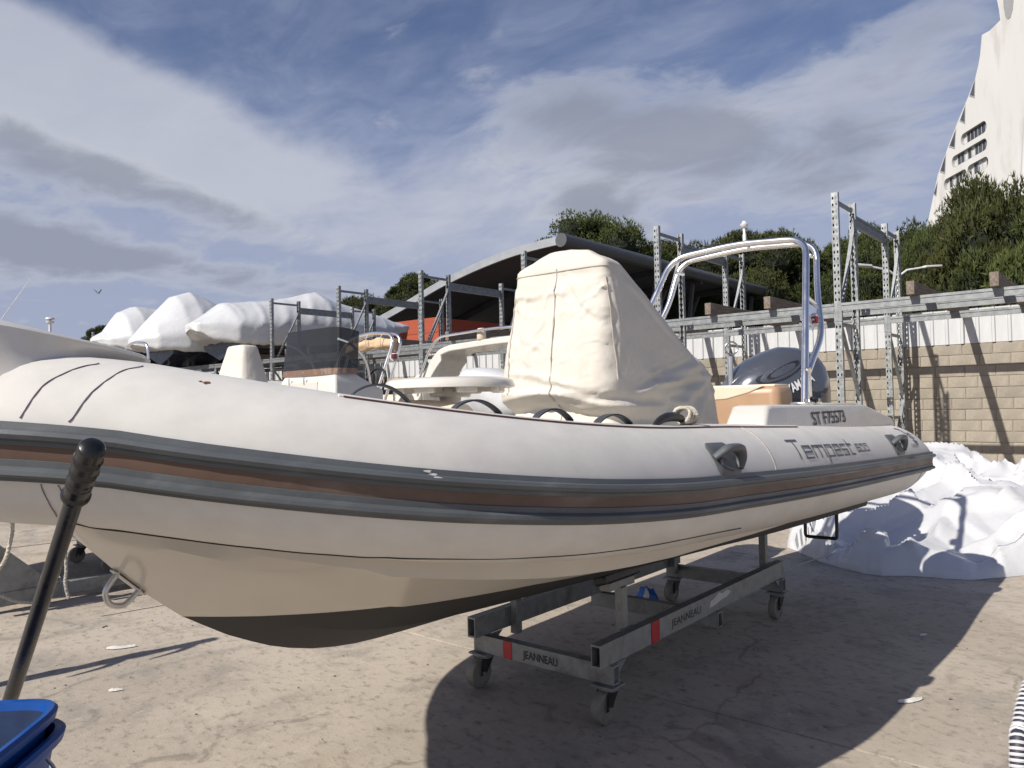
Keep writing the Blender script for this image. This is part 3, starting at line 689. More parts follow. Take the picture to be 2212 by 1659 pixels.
# lamps and bird
def lamp_post(x, y, depth, label, style):
    d = ray(x, y); p = EYE + d * (depth / math.hypot(d.x, d.y)); t = thing('street_lamp', label, 'lamp', (p.x, p.y, 0))
    G().tube([(p.x, p.y, 0), (p.x, p.y, p.z - .2)], [.09, .055], 10).build('pole', M['lamp_white'], t, 50)
    if style == 0: G().lathe([(.05, -.25), (.14, -.2), (.17, -.12), (.05, -.1), (.06, -.06), (.20, -.03), (.17, .03), (.02, .06)], p, 14).build('lantern', M['lamp_white'], t, 40)
    else:
        u = camxy(1, .2).normalized()
        for s_ in (-1, 1):
            q = p + u * s_ * .95
            G().tube([p + V(0, 0, -.3), p + u * s_ * .3 + V(0, 0, -.1), q], .035, 8).build('arm', M['lamp_white'], t, 50)
            G().bar(q - u * s_ * .1, q + u * s_ * .45 + V(0, 0, .03), .20, .07).build('lamp_head', M['lamp_white'], t, None, .02)
lamp_post(108, 688, 40, 'slim white lamp post at the far left beyond the bow', 0)
lamp_post(1938, 576, 24, 'white street lamp with two flat arms in front of the pines', 1)
d = ray(212, 633); bp = EYE + d * 62
bird = thing('bird', 'small gull flying in the sky at the left', 'bird', tuple(bp))
u = camxy(1, 0); f_ = camxy(.3, .9).normalized()
G().lathe([(.001, -.22), (.03, -.17), (.06, -.05), (.055, .06), (.03, .15), (.001, .2)], bp, 8, f_).build('body', M['lamp_white'], bird, 60)
for s_ in (-1, 1):
    g = G(); a = bp + u * s_ * .04; b = a + u * s_ * .18 + V(0, 0, .2); c = b + u * s_ * .12 + V(0, 0, .12) - f_ * .08
    g.rings([[q + f_ * w, q + V(0, 0, .008), q - f_ * w, q - V(0, 0, .008)] for q, w in ((a, .08), (b, .07), (c, .01))]); g.build('wing', M['fascia'], bird, 60)

# ------------------------------------------------------------------ the inflatable boat: shape of tube and hull
BX = -2.43
KY = [6.3, 5.0, 3.9, 3.1, 2.5, 2.0, 1.55, 1.15, .8][::-1]
KV = [.9347, .9224, .9305, .8978, .8946, .8528, .7441, .5496, .3074][::-1]
KZ = [1.0772, 1.114, 1.156, 1.1874, 1.2167, 1.2614, 1.3231, 1.4000, 1.485][::-1]
TR = .2551
def rad(y): return TR - .0362 * max(0, min(1, (3.2 - y) / 2.4))
def herm(k, y):
    m = np.gradient(np.array(k), np.array(KY)); i = int(np.clip(np.searchsorted(KY, y) - 1, 0, len(KY) - 2)); h = KY[i+1] - KY[i]; t = (y - KY[i]) / h
    return (2*t**3-3*t**2+1)*k[i] + (t**3-2*t**2+t)*h*m[i] + (-2*t**3+3*t**2)*k[i+1] + (t**3-t**2)*h*m[i+1]
Y_NOSE = .90
def centre(y):
    y = min(y, 6.6); yy = min(y, 6.3); return V(BX + herm(KV, yy), y, herm(KZ, yy) - (y - yy) * .03)
def station(y):
    """centre, outward and up directions, radius of the port tube at y >= Y_NOSE"""
    c = centre(y); t = (centre(y - .02) - centre(y + .02)).normalized(); n = V(0, 0, 1).cross(t).normalized(); u = t.cross(n).normalized()
    if u.z < 0: u = -u
    r = rad(y)
    if y > 5.9:
        q = min(1, (y - 5.9) / .46); r = TR * max(.02, 1 - q**2.2) ** .5; c = c + n * (TR - r) * .93
    return c, n, u, r
assert station(4)[1].x > 0
def TP(y, ph, off=0):
    c, n, u, r = station(y); return c + (n * math.cos(ph) + u * math.sin(ph)) * (r + off)
ST = []
for y in list(np.linspace(6.355, 5.9, 12)) + list(np.linspace(5.85, Y_NOSE, 64)): ST.append(station(float(y)))
p0 = centre(Y_NOSE); ye = .585; tg = (centre(Y_NOSE - .02) - centre(Y_NOSE + .02)); tg = tg / -tg.y
c1 = p0 + tg * .20; c1.z = p0.z + .035; c2 = V(BX + .17, ye, c1.z + .01); p3 = V(BX, ye, c1.z + .015)
bz = [p0*(1-t)**3 + c1*3*t*(1-t)**2 + c2*3*t*t*(1-t) + p3*t**3 for t in np.linspace(.06, 1, 18)]
for i, c in enumerate(bz):
    a = bz[max(i-1, 0)] if i else p0; b = bz[min(i+1, len(bz)-1)]; t = (b - a).normalized()
    if i == len(bz) - 1: t = V(-1, 0, 0)
    n = V(0, 0, 1).cross(t).normalized(); u = t.cross(n); u = u if u.z > 0 else -u
    ST.append((c, n, u, rad(c.y)))
def mir(v): return V(2 * BX - v.x, v.y, v.z)
FULL = ST + [(mir(c), V(-n.x, n.y, n.z), V(-u.x, u.y, u.z), r) for c, n, u, r in ST[-2::-1]]
CAM_T = CAM_M.to_3x3().transposed()
def PX(p):
    q = CAM_T @ (Vector(p) - EYE); return 1106 + 1640 * q.x / -q.z, 829.5 - 1640 * q.y / -q.z
def tube_uv(x, y, phr=(-1.2, 1.7)):
    """station y and angle of the port tube surface seen at (x, y)"""
    best = None
    for yy in np.linspace(Y_NOSE, 6.2, 90):
        c, n, u, r = station(float(yy))
        for ph in np.linspace(phr[0], phr[1], 60):
            d = n * math.cos(ph) + u * math.sin(ph); p = c + d * r
            if d.dot(p - EYE) > 0: continue
            q = PX(p); e = (q[0]-x)**2 + (q[1]-y)**2
            if best is None or e < best[0]: best = (e, float(yy), float(ph))
    return best[1], best[2]

boat = thing('inflatable_boat', 'large cream inflatable boat with grey and brown rubbing bands on a trolley', 'boat', (BX, 3.6, .5))
# tube
NS = 40
g = G(); g.rings([[c + (n * math.cos(2*math.pi*j/NS) + u * math.sin(2*math.pi*j/NS)) * r for j in range(NS)] for c, n, u, r in FULL])
tube = g.build('tube', M['hypalon'], boat, 60)
def strip(prof, stations, name, material, parent=boat, smooth=35):
    """sweep a profile of (angle, offset) along tube stations"""
    g = G(); rg = []
    for c, n, u, r in stations:
        S_ = min(.5, (6.3 - c.y) / 5.5 - .5); pt_, pb_ = .2055 + .011 * S_, -.369 - .0788 * S_ - .012
        rg.append([c + (n * math.cos(p_) + u * math.sin(p_)) * (max(r, 0) + of) for p_, of in ((pt_ + (pb_ - pt_) * (ph - FT) / (FB - FT), of) for ph, of in prof)])
    g.rings(rg, True, True); return g.build(name, material, parent, smooth)
FT, FB = .213, -.375
def fr(t): return FT + (FB - FT) * t
FS = [s for s in FULL if s[0].y < 6.30]
# keep the full radius for bands on the tapering end so that they run straight to the stern
FS = [(c - n * (TR - r) * .93, n, u, TR) if c.y > 5 else (c, n, u, r) for c, n, u, r in FS]
def ridge(t0, t1, t2, t3, h=.024):
    b = -.02
    return [(fr(t0), b), (fr(t0), .004), (fr(t0 + .004), .007), (fr(t1 - .012), .009), (fr(t1), .017), (fr(t1 + .022), h), (fr((t1+t2)/2), h + .004), (fr(t2 - .022), h - .002), (fr(t2), .014), (fr(t2 + .012), .008), (fr(t3 - .004), .006), (fr(t3), .003), (fr(t3), b)]
strip(ridge(0, .125, .30, .385), FS, 'rubbing_strake', M['strake'])
strip([(fr(.375), -.02), (fr(.375), .003), (fr(.5), .0035), (fr(.625), .003), (fr(.625), -.02)], FS, 'brown_band', M['brown'])
strip(ridge(.615, .735, .90, 1.0), FS, 'rubbing_strake', M['strake'])
# seams round the tube
def seam_ring(i, w=.004, ph0=-2.6, ph1=2.6, name='seam', m=None, off=.0015):
    c, n, u, r = FULL[i]; t = n.cross(u).normalized(); g = G(); rg = []
    for k in range(41):
        ph = ph0 + (ph1 - ph0) * k / 40; d = n * math.cos(ph) + u * math.sin(ph)
        rg.append([c + d*(r-.003) - t*w/2, c + d*(r+off) - t*w/2, c + d*(r+off) + t*w/2, c + d*(r-.003) + t*w/2])
    g.rings(rg); return g.build(name, m or M['seam'], boat, 40)
iN = len(ST) - 1
def st_index(y): return min(range(76), key=lambda i: abs(FULL[i][0].y - y))
_hp = []; _hd = []
for i in range(30, len(ST) + 10):
    A, B = FULL[i], FULL[i+1]
    for f_ in (0, .2, .4, .6, .8):
        c = A[0].lerp(B[0], f_); n = A[1].lerp(B[1], f_).normalized(); u = A[2].lerp(B[2], f_); r = A[3] + (B[3] - A[3])*f_
        for ph in np.linspace(-1.8, 1.8, 150):
            d = n*math.cos(ph) + u*math.sin(ph); _hp.append(c + d*r); _hd.append(d)
_HP = np.array([tuple(p) for p in _hp]); _HD = np.array([tuple(d) for d in _hd])
_q = (_HP - np.array(EYE)) @ np.array(CAM_M.to_3x3()); _HX = np.stack([1106 + 1640*_q[:,0]/-_q[:,2], 829.5 - 1640*_q[:,1]/-_q[:,2]], -1); _HX[(_HD*(_HP - np.array(EYE))).sum(1) > .01] = 1e6
def hit_tube(x, y):
    """point of the visible tube skin (nose included) on that line of sight"""
    k = int(((_HX - np.array([x, y]))**2).sum(1).argmin()); return Vector(_HP[k]) + Vector(_HD[k])*.0012
def skin_line(pts, r, name, m):
    q = smoothpath([(x, y, 0) for x, y in pts], 9); P = [hit_tube(p[0], p[1]) for p in q]
    for _ in range(8): P = [P[0]] + [(a + b*2 + c)/4 for a, b, c in zip(P, P[1:], P[2:])] + [P[-1]]
    return G().tube(P, r, 6).build(name, m, boat, 60)
for pl in (((150, 912), (178, 872), (208, 838.6), (260, 803), (310, 792)), ((42, 905), (72, 858), (107.6, 822), (173.6, 793), (215, 787)), ((128, 1046), (141, 1085), (163, 1128)), ((87, 1046), (109, 1092), (125, 1115))):
    skin_line(pl, .0013, 'seam', M['seam'])
skin_line(((163, 1131), (272.8, 1158), (400, 1172), (548, 1185), (700, 1197), (823, 1203), (932, 1207), (1193, 1203), (1379, 1182), (1500, 1160), (1600, 1140)), .0022, 'joint_line', M['black'])
M['seam_pale'] = mat('seam_pale', (.50, .465, .41), .6, 0, .1, 30)
M['scuff'] = mat('scuff_pale', (.66, .65, .63), .7, 0, .1, 30)
M['rust_mark'] = mat('rust_mark', (.12, .035, .015), .8, 0, .3, 60)
for y in (3.36,): seam_ring(st_index(y), .012, -.3, 1.9, 'seam', M['seam_pale'], .0008)
seam_ring(8, .004, -2.4, .2); 
# inner pad edge along the top of the tube, with stitching
g = G(); rg = []
for y in np.linspace(1.30, 4.0, 60):
    a, b = 1.24, 1.40; c, n, u, r = station(float(y))
    rg.append([c + (n*math.cos(ph) + u*math.sin(ph)) * (r + o) for ph, o in ((a, -.004), (a, .003), (a + .05, .006), (2.2, .008), (2.2, -.004))])
g.rings(rg); g.build('top_pad', M['hypalon'], boat, 40)
g = G(); g.tube([TP(float(y), 1.232, .003) for y in np.linspace(1.31, 3.98, 70)], .0025, 5); g.build('stitching', mat('stitch_red', (.11, .045, .045), .8, 0, .3, 60), boat)
# scuffs: rust-coloured mark with a run below it, torn patch at the bow top, worn spot on the strake
def decal(pts, m, name, off=.0012):
    """closed outline of (y, ph) laid on the tube"""
    g = G(); c = (sum(p[0] for p in pts)/len(pts), sum(p[1] for p in pts)/len(pts)); n = len(pts)
    g.add([TP(*c, off)] + [TP(*p, off) for p in pts], [(0, 1 + i, 1 + (i+1) % n) for i in range(n)]); return g.build(name, m, boat, None, 0, False)
sy, sp = tube_uv(468, 836)
for k in range(5):
    cy, cp = sy + random.uniform(-.012, .012), sp + random.uniform(-.03, .03)
    decal([(cy + random.uniform(.002, .007) * math.cos(a), cp + random.uniform(.008, .022) * math.sin(a)) for a in np.linspace(0, 6.28, 8)[:-1]], M['rust_mark'], 'rust_spot')
wy, wp = tube_uv(934, 1020)
for k in range(3):
    decal([(wy + .01 * k + random.uniform(.004, .014) * math.cos(a), wp - .035 * k + random.uniform(.008, .02) * math.sin(a)) for a in np.linspace(0, 6.28, 9)[:-1]], M['scuff'], 'worn_spot', .011 + .007 * k)

# hull
def keel_z(y):
    return float(np.interp(y, [.86, .90, .96, 1.05, 1.2, 1.35, 1.5, 1.65, 1.85, 2.05, 2.4, 2.8, 4, 6], [1.235, 1.18, 1.105, 1.01, .885, .79, .715, .66, .622, .609, .603, .594, .555, .49]))
def hull_section(y, m=9):
    c, n, u, r = station(max(y, Y_NOSE)); 
    if y < 1.15:
        t = (1.15 - y) / (1.15 - .858); c = V(BX + (station(1.15)[0].x - BX) * (1 - t) ** .62, y, station(max(y, Y_NOSE))[0].z)
    kz = keel_z(y); vs_ = max(.004, (c.x - BX) - .06 * min(1, (c.x - BX) / .5)); zs = c.z - r * .985
    f = min(1, max(0, (y - 1.0) / 1.2))
    vc = vs_ - .05 * f - .004; zc = zs - .05 - .03 * f        # chine
    zc = max(zc, kz + .01)
    if kz > zs - .06: zc = (kz + zs) / 2
    pts = [(0, kz)]
    for k in range(1, 7):
        t = k / 6; bow = .045 * math.sin(math.pi * t) * (1 - f) 
        pts.append((vc * t, kz + (zc - kz) * (t ** (1.0 + .0 * f)) - bow * .4 + .012 * math.sin(math.pi*t) * (1 - f)))
        if k in (2, 4) and f > .02 and y > 1.5:                # spray rails
            w = .022 * min(1, (y - 1.4) / .4); pts.append((vc * t + w, pts[-1][1] - .004))
    pts.append((vc + .022 * f, zc - .002)); pts.append((vs_, zs + .03))
    while len(pts) < 11: pts.append(pts[-1])
    return [V(BX + x, y, z) for x, z in pts]
hy = [.862, .885, .91, .94, .98, 1.03, 1.08, 1.14, 1.2, 1.28, 1.36, 1.45, 1.52, 1.6, 1.7, 1.8, 1.9, 2.0, 2.15, 2.3, 2.5, 2.7, 2.9, 3.2, 3.5, 3.8, 4.2, 4.6, 5.0, 5.4, 5.85]
secs = []
for y in hy:
    s = hull_section(y)
    if y <= 1.5:   # no rails: resample to the same count
        pts = s[:1]; 
        q = [p for i, p in enumerate(s) if i == 0 or (p - s[i-1]).length > 1e-7]
        L = [0]; [L.append(L[-1] + (b - a).length) for a, b in zip(q, q[1:])]
        s = [V(*[float(np.interp(L[-1] * t, L, [p[i] for p in q])) for i in range(3)]) for t in np.linspace(0, 1, 11)]
    secs.append(s)
def hull_mat():
    """cream gelcoat above the painted waterline, black antifouling below (world height)"""
    m = bpy.data.materials.new('hull_two_tone'); m.use_nodes = True; nt = m.node_tree; N = nt.nodes; L = nt.links; bs = N['Principled BSDF']
    ge = N.new('ShaderNodeTexCoord'); sp = N.new('ShaderNodeSeparateXYZ'); L.new(ge.outputs['Object'], sp.inputs[0])
    w = N.new('ShaderNodeMath'); w.operation = 'MULTIPLY_ADD'; L.new(sp.outputs[1], w.inputs[0]); w.inputs[1].default_value = .012; L.new(sp.outputs[2], w.inputs[2])
    gt = N.new('ShaderNodeMapRange'); L.new(w.outputs[0], gt.inputs[0]); zc = .882 - .5 + .012 * (1.2 - 3.6); gt.inputs[1].default_value = zc - .0015; gt.inputs[2].default_value = zc + .0015
    n1 = N.new('ShaderNodeTexNoise'); L.new(ge.outputs['Object'], n1.inputs['Vector']); n1.inputs['Scale'].default_value = 5; n1.inputs['Detail'].default_value = 7
    a = N.new('ShaderNodeMix'); a.data_type = 'RGBA'; L.new(n1.outputs[0], a.inputs[0]); a.inputs[6].default_value = (.009, .009, .010, 1); a.inputs[7].default_value = (.020, .0195, .0195, 1)
    b = N.new('ShaderNodeMix'); b.data_type = 'RGBA'; L.new(n1.outputs[0], b.inputs[0]); b.inputs[6].default_value = (.59, .55, .475, 1); b.inputs[7].default_value = (.53, .48, .40, 1)
    c = N.new('ShaderNodeMix'); c.data_type = 'RGBA'; L.new(gt.outputs[0], c.inputs[0]); L.new(a.outputs[2], c.inputs[6]); L.new(b.outputs[2], c.inputs[7]); L.new(c.outputs[2], bs.inputs['Base Color'])
    r = N.new('ShaderNodeMapRange'); L.new(gt.outputs[0], r.inputs[0]); r.inputs[3].default_value = .7; r.inputs[4].default_value = .14; L.new(r.outputs[0], bs.inputs['Roughness'])
    return m
M['hull'] = hull_mat()
g = G(); g.rings([s + [mir(p) for p in s[:0:-1]] for s in secs], True, True); hull = g.build('hull', M['hull'], boat, 25)
# inner deck and liner
g = G(); dk = []
for y in np.linspace(1.5, 5.85, 18):
    c = centre(float(y)); dk.append((c.x - BX - .02, float(y), c.z + .0))
g.add([V(BX + v, y, z) for v, y, z in dk] + [V(BX - v, y, z) for v, y, z in dk], [(i, i+1, 18+i+1, 18+i) for i in range(17)]); g.build('deck', M['gel_white'], boat, 30)
G().box((BX, 5.88, 1.13), (1.3, .07, .56)).build('transom', M['gel_white'], boat, None, .015)

# bow moulding with overhanging lip: wide platform resting on the nose of the tube
LIP = [(.24, 1.0, 1.690), (.29, .96, 1.697), (.32, .90, 1.707), (.33, .84, 1.718), (.335, .761, 1.731), (.335, .688, 1.744), (.33, .602, 1.758), (.31, .50, 1.770), (.25, .41, 1.779), (.14, .35, 1.786), (0, .33, 1.788)]
BOT = [(.22, 1.0, 1.62), (.245, .965, 1.63), (.275, .91, 1.645), (.315, .815, 1.655), (.365, .724, 1.650), (.392, .646, 1.605), (.402, .603, 1.555), (.355, .515, 1.545), (.255, .435, 1.545), (.13, .388, 1.545), (0, .375, 1.545)]
def outline(pts):
    h_ = smoothpath([V(BX + v, y, z) for v, y, z in pts], 5); return h_ + [mir(p) for p in h_[-2::-1]]
lip, bot = outline(LIP), outline(BOT); cen = V(BX, .68, 0)
def mixr(a, b, t, inset=0, dz=0):
    out = []
    for p, q in zip(a, b):
        r_ = p.lerp(q, t); d_ = (V(r_.x, r_.y, 0) - cen).normalized(); r_ = r_ - d_*inset; r_.z += dz; out.append(r_)
    return out
rr = [mixr(bot, lip, 0, .0, -.06), mixr(bot, lip, 0), mixr(bot, lip, .25, .014), mixr(bot, lip, .5, .020), mixr(bot, lip, .75, .014), mixr(bot, lip, .93, .003), mixr(bot, lip, 1.0), mixr(bot, lip, 1, .0, .007), mixr(bot, lip, 1, .006, .012), mixr(bot, lip, 1, .03, .018)]
def shrink(f_, dz): return [V(cen.x + (p.x - cen.x)*f_, cen.y + (p.y - cen.y)*f_, p.z + dz) for p in lip]
rr += [shrink(.75, .030), shrink(.45, .040), shrink(.15, .044), shrink(.01, .045)]
G().rings(rr, True, True).build('bow_step', M['gel'], boat, 45)
# bow eye
pE = V(BX, 1.035, keel_z(1.035)); tE = (V(BX, 1.10, keel_z(1.10)) - V(BX, .97, keel_z(.97))).normalized(); nE = V(0, -tE.z, tE.y); nE = nE if nE.y < 0 else -nE
eye_pts = [pE - tE*.045 - nE*.02, pE - tE*.043 + nE*.03, pE - tE*.034 + nE*.062, pE + nE*.078, pE + tE*.034 + nE*.062, pE + tE*.043 + nE*.03, pE + tE*.045 - nE*.02]
be = G(); be.tube(smoothpath(eye_pts, 5), .009, 10); be = be.build('bow_eye', M['steel_dull'], boat, 60)
G().bar(pE - tE*.065 + nE*.002, pE + tE*.065 + nE*.002, .03, .006, nE).build('eye_plate', M['steel_dull'], be, None, .002)

# moulded grab handles
def grab_handle(px_, py_):
    y0, ph0 = tube_uv(px_, py_); L = .108; W = .19
    t = boat
    def S(a, b, o): return TP(y0 + a, ph0 + b / TR, o)
    g = G(); rg = []
    out = [(-L, .055), (-L + .02, .075), (L - .05, .075), (L, .045), (L, -.055), (L - .02, -.075), (-L + .04, -.075), (-L + .015, -.05)]
    n = len(out)
    rg = [[S(a, b, -.004) for a, b in out], [S(a, b, .006) for a, b in out], [S(a * .95, b * .92, .010) for a, b in out], [S(a*.5, b*.5, .011) for a, b in out], [S(a*.01, b*.01, .011) for a, b in out]]
    g.rings(rg); base = g.build('grab_handle', M['strake'], t, 40)
    path = [(-L + .012, .005, .004), (-L + .03, .012, .028), (-.05, .018, .052), (.03, .018, .054), (L - .035, .012, .045), (L - .012, -.012, .026), (L - .022, -.045, .006)]
    pts = smoothpath([S(*q) for q in path], 5); m = len(pts)
    g = G(); g.tube(pts, [.019 + .008 * math.sin(math.pi * i / (m-1)) for i in range(m)], 10, True, .66); g.build('grip', M['strake'], base, 60)
    g = G(); g.tube(smoothpath([S(-L + .03, -.005, .02), S(-.06, -.03, .012), S(.02, -.05, .012)], 4), .008, 8); g.build('rib', M['strake'], base, 60)
grab_handle(1570, 990); grab_handle(1937, 959)
# strap loops along the top of the tube
def find_y(x, ph=1.35):
    return min(np.linspace(1.1, 6.0, 400), key=lambda y: abs(PX(TP(float(y), ph))[0] - x))
for xa, xb, hgt in ((768, 886, .040), (992, 1088, .034), (1168, 1245, .034), (1305, 1372, .032)):
    ya, yb = find_y(xa, 1.5), find_y(xb, 1.5); rg = []
    for k in range(19):
        t = k / 18; y = ya + (yb - ya) * t; hh = hgt * (math.sin(math.pi * t) ** .8 if 0 < t < 1 else 0)
        c, n, u, r = station(float(y)); q = c + (n*math.cos(1.62) + u*math.sin(1.62)) * r + V(0, 0, hh); side = n * .017
        rg.append([q - side, q + side, q + side + V(0, 0, .006), q - side + V(0, 0, .006)])
    G().rings(rg).build('strap_loop', M['strap'], boat, 40)
# cleat with a coiled line on the tube
yc = find_y(1455, 1.45); cq = TP(yc, 1.5)
G().tube(smoothpath([cq + V(0, -.14, .004), cq + V(0, -.05, .03), cq + V(0, .05, .03), cq + V(0, .12, .01)], 4), [.008, .012, .016, .018, .019, .02, .02, .02, .019, .018, .016, .013, .010][:13], 8, True).build('cleat', M['black'], boat, 50)
coil = thing('coiled_line', 'small cream rope hank tied on the tube in front of the stern seat', 'rope', tuple(cq + V(0, .09, .02)))
g = G()
for k in range(5):
    pts = [cq + V(.035 * math.cos(a) * (1 + .1*k), .10 + .012*k + .012 * math.sin(2*a + k), .035 + .034 * math.sin(a)) for a in np.linspace(0, 6.28, 15)]; g.tube(pts, .008, 6)
g.tube(smoothpath([cq + V(0, .12, .02), cq + V(.03, .16, .012), cq + V(-.02, .19, .01)], 4), .008, 6)
g.build('line', M['rope'], coil, 60)

# lettering on the tube
def strokes(letters, x0, unit, yunit, lw, y0, ph0, m, name, parent, off=.0022):
    """letters: list of (advance, [polyline...]); drawn on the tube from station y0 at angle ph0"""
    x = x0; li = 0
    for adv, pls in letters:
        g = G()
        for pl in pls:
            for (ax, ay), (bx, by) in zip(pl, pl[1:]):
                A = np.array([(x + ax) * unit, ay * yunit]); B = np.array([(x + bx) * unit, by * yunit]); d = B - A; Ln = np.linalg.norm(d); d /= Ln
                nn = np.array([-d[1], d[0]]) * lw / 2; A = A - d * lw * .5; B = B + d * lw * .5; k = max(2, int(Ln / .03)); li += 1; vs = []
                for i in range(k + 1):
                    p = A + (B - A) * i / k
                    for s in (1, -1): q = p + nn * s; vs.append(TP(y0 + q[0], ph0 + q[1] / TR, off + .00025 * (li % 7)))
                g.add(vs, [(2*i, 2*i+1, 2*i+3, 2*i+2) for i in range(k)])
        g.build(name, m, parent, None, 0, False); x += adv
h = .62
LT = {'T': (.80, [[(0, 1), (.74, 1)], [(.37, 1), (.37, 0)]]), 'e': (.76, [[(0, h/2), (.56, h/2), (.56, h), (0, h), (0, 0), (.56, 0)]]), 'm': (1.06, [[(0, 0), (0, h), (.86, h), (.86, 0)], [(.43, h), (.43, 0)]]),
      'p': (.76, [[(0, -.33), (0, h), (.56, h), (.56, 0), (0, 0)]]), 's': (.74, [[(.55, h), (0, h), (0, h/2), (.55, h/2), (.55, 0), (0, 0)]]), 't': (.6, [[(.14, .92), (.14, 0), (.5, 0)], [(0, h), (.5, h)]]),
      '6': (.8, [[(.55, 1), (0, 1), (0, 0), (.55, 0), (.55, .5), (0, .5)]]), '0': (.8, [[(0, 0), (0, 1), (.55, 1), (.55, 0), (0, 0)]])}
ty, tp = tube_uv(1704, 993); ty2, tp2 = tube_uv(1848, 975); yt0, pt0 = tube_uv(1694, 955)
tot = sum(LT[c][0] for c in 'Tempest') - .1
un = (ty2 - yt0 - .02) / tot
mark = G().box(TP(ty, tp, -.05), (.002, .002, .002)).build('name_lettering', M['grey_mark'], boat)
strokes([LT[c] for c in 'Tempest'], 0, un, (pt0 - tp) * TR, .0105, yt0, tp, M['grey_mark'], 'letter', mark)
sy, sp = tube_uv(1854, 975); sy2, sp2 = tube_uv(1877, 974)
strokes([LT[c] for c in '600'], 0, (sy2 - sy) / 2.2, .045, .0085, sy, sp, M['grey_mark'], 'numeral', mark)
# maker's emblem and small word near the stern
ey, ep = tube_uv(1972, 948)
g = G()
def wave(pts, w, o=.0022):
    m = len(pts); vs = []
    for i, (a, b) in enumerate(pts):
        j = min(i + 1, m - 1); k = max(i - 1, 0); d = np.array([pts[j][0] - pts[k][0], pts[j][1] - pts[k][1]]); d /= np.linalg.norm(d) + 1e-9; wi = w[i] if isinstance(w, list) else w
        for s in (1, -1): vs.append(TP(ey + a - d[1] * wi * s, ep + (b + d[0] * wi * s) / TR, o))
    g.add(vs, [(2*i, 2*i+1, 2*i+3, 2*i+2) for i in range(m - 1)])
wave([(-.20, .10), (-.15, .098), (-.11, .08), (-.09, .05), (-.06, .02), (-.03, .005)], [.002, .008, .010, .008, .012, .003])
wave([(-.05, .035), (-.02, .045), (.005, .03), (.0, .005), (.03, -.005)], [.003, .009, .010, .008, .003])
wave([(-.075, .0), (-.05, .012), (-.03, -.005), (-.02, -.03), (.01, -.035), (.035, -.03)], [.003, .008, .009, .010, .010, .003])
wave([(-.06, -.025), (-.045, -.02), (-.03, -.045), (.0, -.055), (.02, -.05)], [.003, .007, .009, .009, .003])
g.build('emblem', M['grey_mark'], mark, None, 0, False)
vs, fs = text2d('CAPELLI', .04, 2); wy_, wp_ = tube_uv(1973, 968)
G().add([TP(min(6.25, wy_ + x * 1.1), wp_ + y / TR, .0022) for x, y in vs], fs).build('maker_lettering', M['grey_mark'], mark, None, 0, False)

# stern moulding on the tube carrying the arch
def stern_box(sx):
    f = (lambda p: p) if sx > 0 else mir
    ys_ = 3.58 if sx > 0 else 5.15
    prof = [(ys_, 1.34), (ys_ + .16, 1.508), (ys_ + .22, 1.515), (5.42, 1.49), (5.48, 1.482), (6.02, 1.385), (6.06, 1.33)]
    outer = [f(V(-1.43 - .035 * (z - 1.33) / .17, y, z)) for y, z in prof]; inner = [f(V(-1.66, y, z)) for y, z in prof]
    g = G(); n = len(prof); g.add(outer + inner, [tuple(range(n)), tuple(range(2*n-1, n-1, -1))] + [(i, (i+1) % n, n + (i+1) % n, n + i) for i in range(n)])
    o = g.build('stern_moulding', M['gel_white'], boat, None, .018, True, 3)
    return o
sm = stern_box(1); stern_box(-1)
G().prism([V(-1.50, 5.30, 1.494), V(-1.50, 6.0, 1.402), V(-1.62, 6.0, 1.402), V(-1.62, 5.0, 1.499)], (0, 0, .012)).build('ledge', M['gel_white'], sm, None, .004)
g = G(); g.tube([TP(float(y), 1.45, .006) for y in np.linspace(4.5, 6.0, 24)], .010, 6); g.build('trim_bead', M['gel_white'], boat, 50)
vs, fs = text2d('ST F75573', .105, 3, .0012, .95); wmax = max(v[0] for v in vs)
ra = at(1753, 900, 0, -1.45).y; rb = at(1824, 900, 0, -1.45).y
G().add([V(-1.4515 - .035 * (1.392 + v - 1.33)/.17 + .0265, ra + u * (rb - ra) / wmax, 1.392 + v) for u, v in vs], fs).build('registration', M['black_mark'], sm, None, 0, False)

# stainless arch
ar = G().box((-1.70, 4.89, 1.512), (.10, .13, .016)).build('roll_bar', M['steel'], boat, None, .006)
def arch(sgn, pts):
    return [V(BX + sgn * (p[0] - BX), p[1], p[2]) for p in pts]
front = [(-1.68, 4.89, 1.50), (-1.80, 5.36, 2.25), (-1.885, 5.63, 2.71)]
path = fillet([V(*front[0]), V(-1.885, 5.63, 2.71), V(BX, 5.66, 2.755), mir(V(-1.885, 5.63, 2.71)), mir(V(*front[0]))], .16, 7)
G().tube(path, .024, 14).build('hoop', M['steel'], ar, 60)
rear = [V(-1.70, 5.04, 1.72), V(-1.735, 5.44, 1.98), V(-1.83, 5.66, 2.33), V(-1.87, 5.80, 2.70)]
path = fillet(rear + [V(BX, 5.83, 2.745)] + [mir(p) for p in rear[::-1]], .14, 7)
G().tube(path, .022, 14).build('hoop', M['steel'], ar, 60)
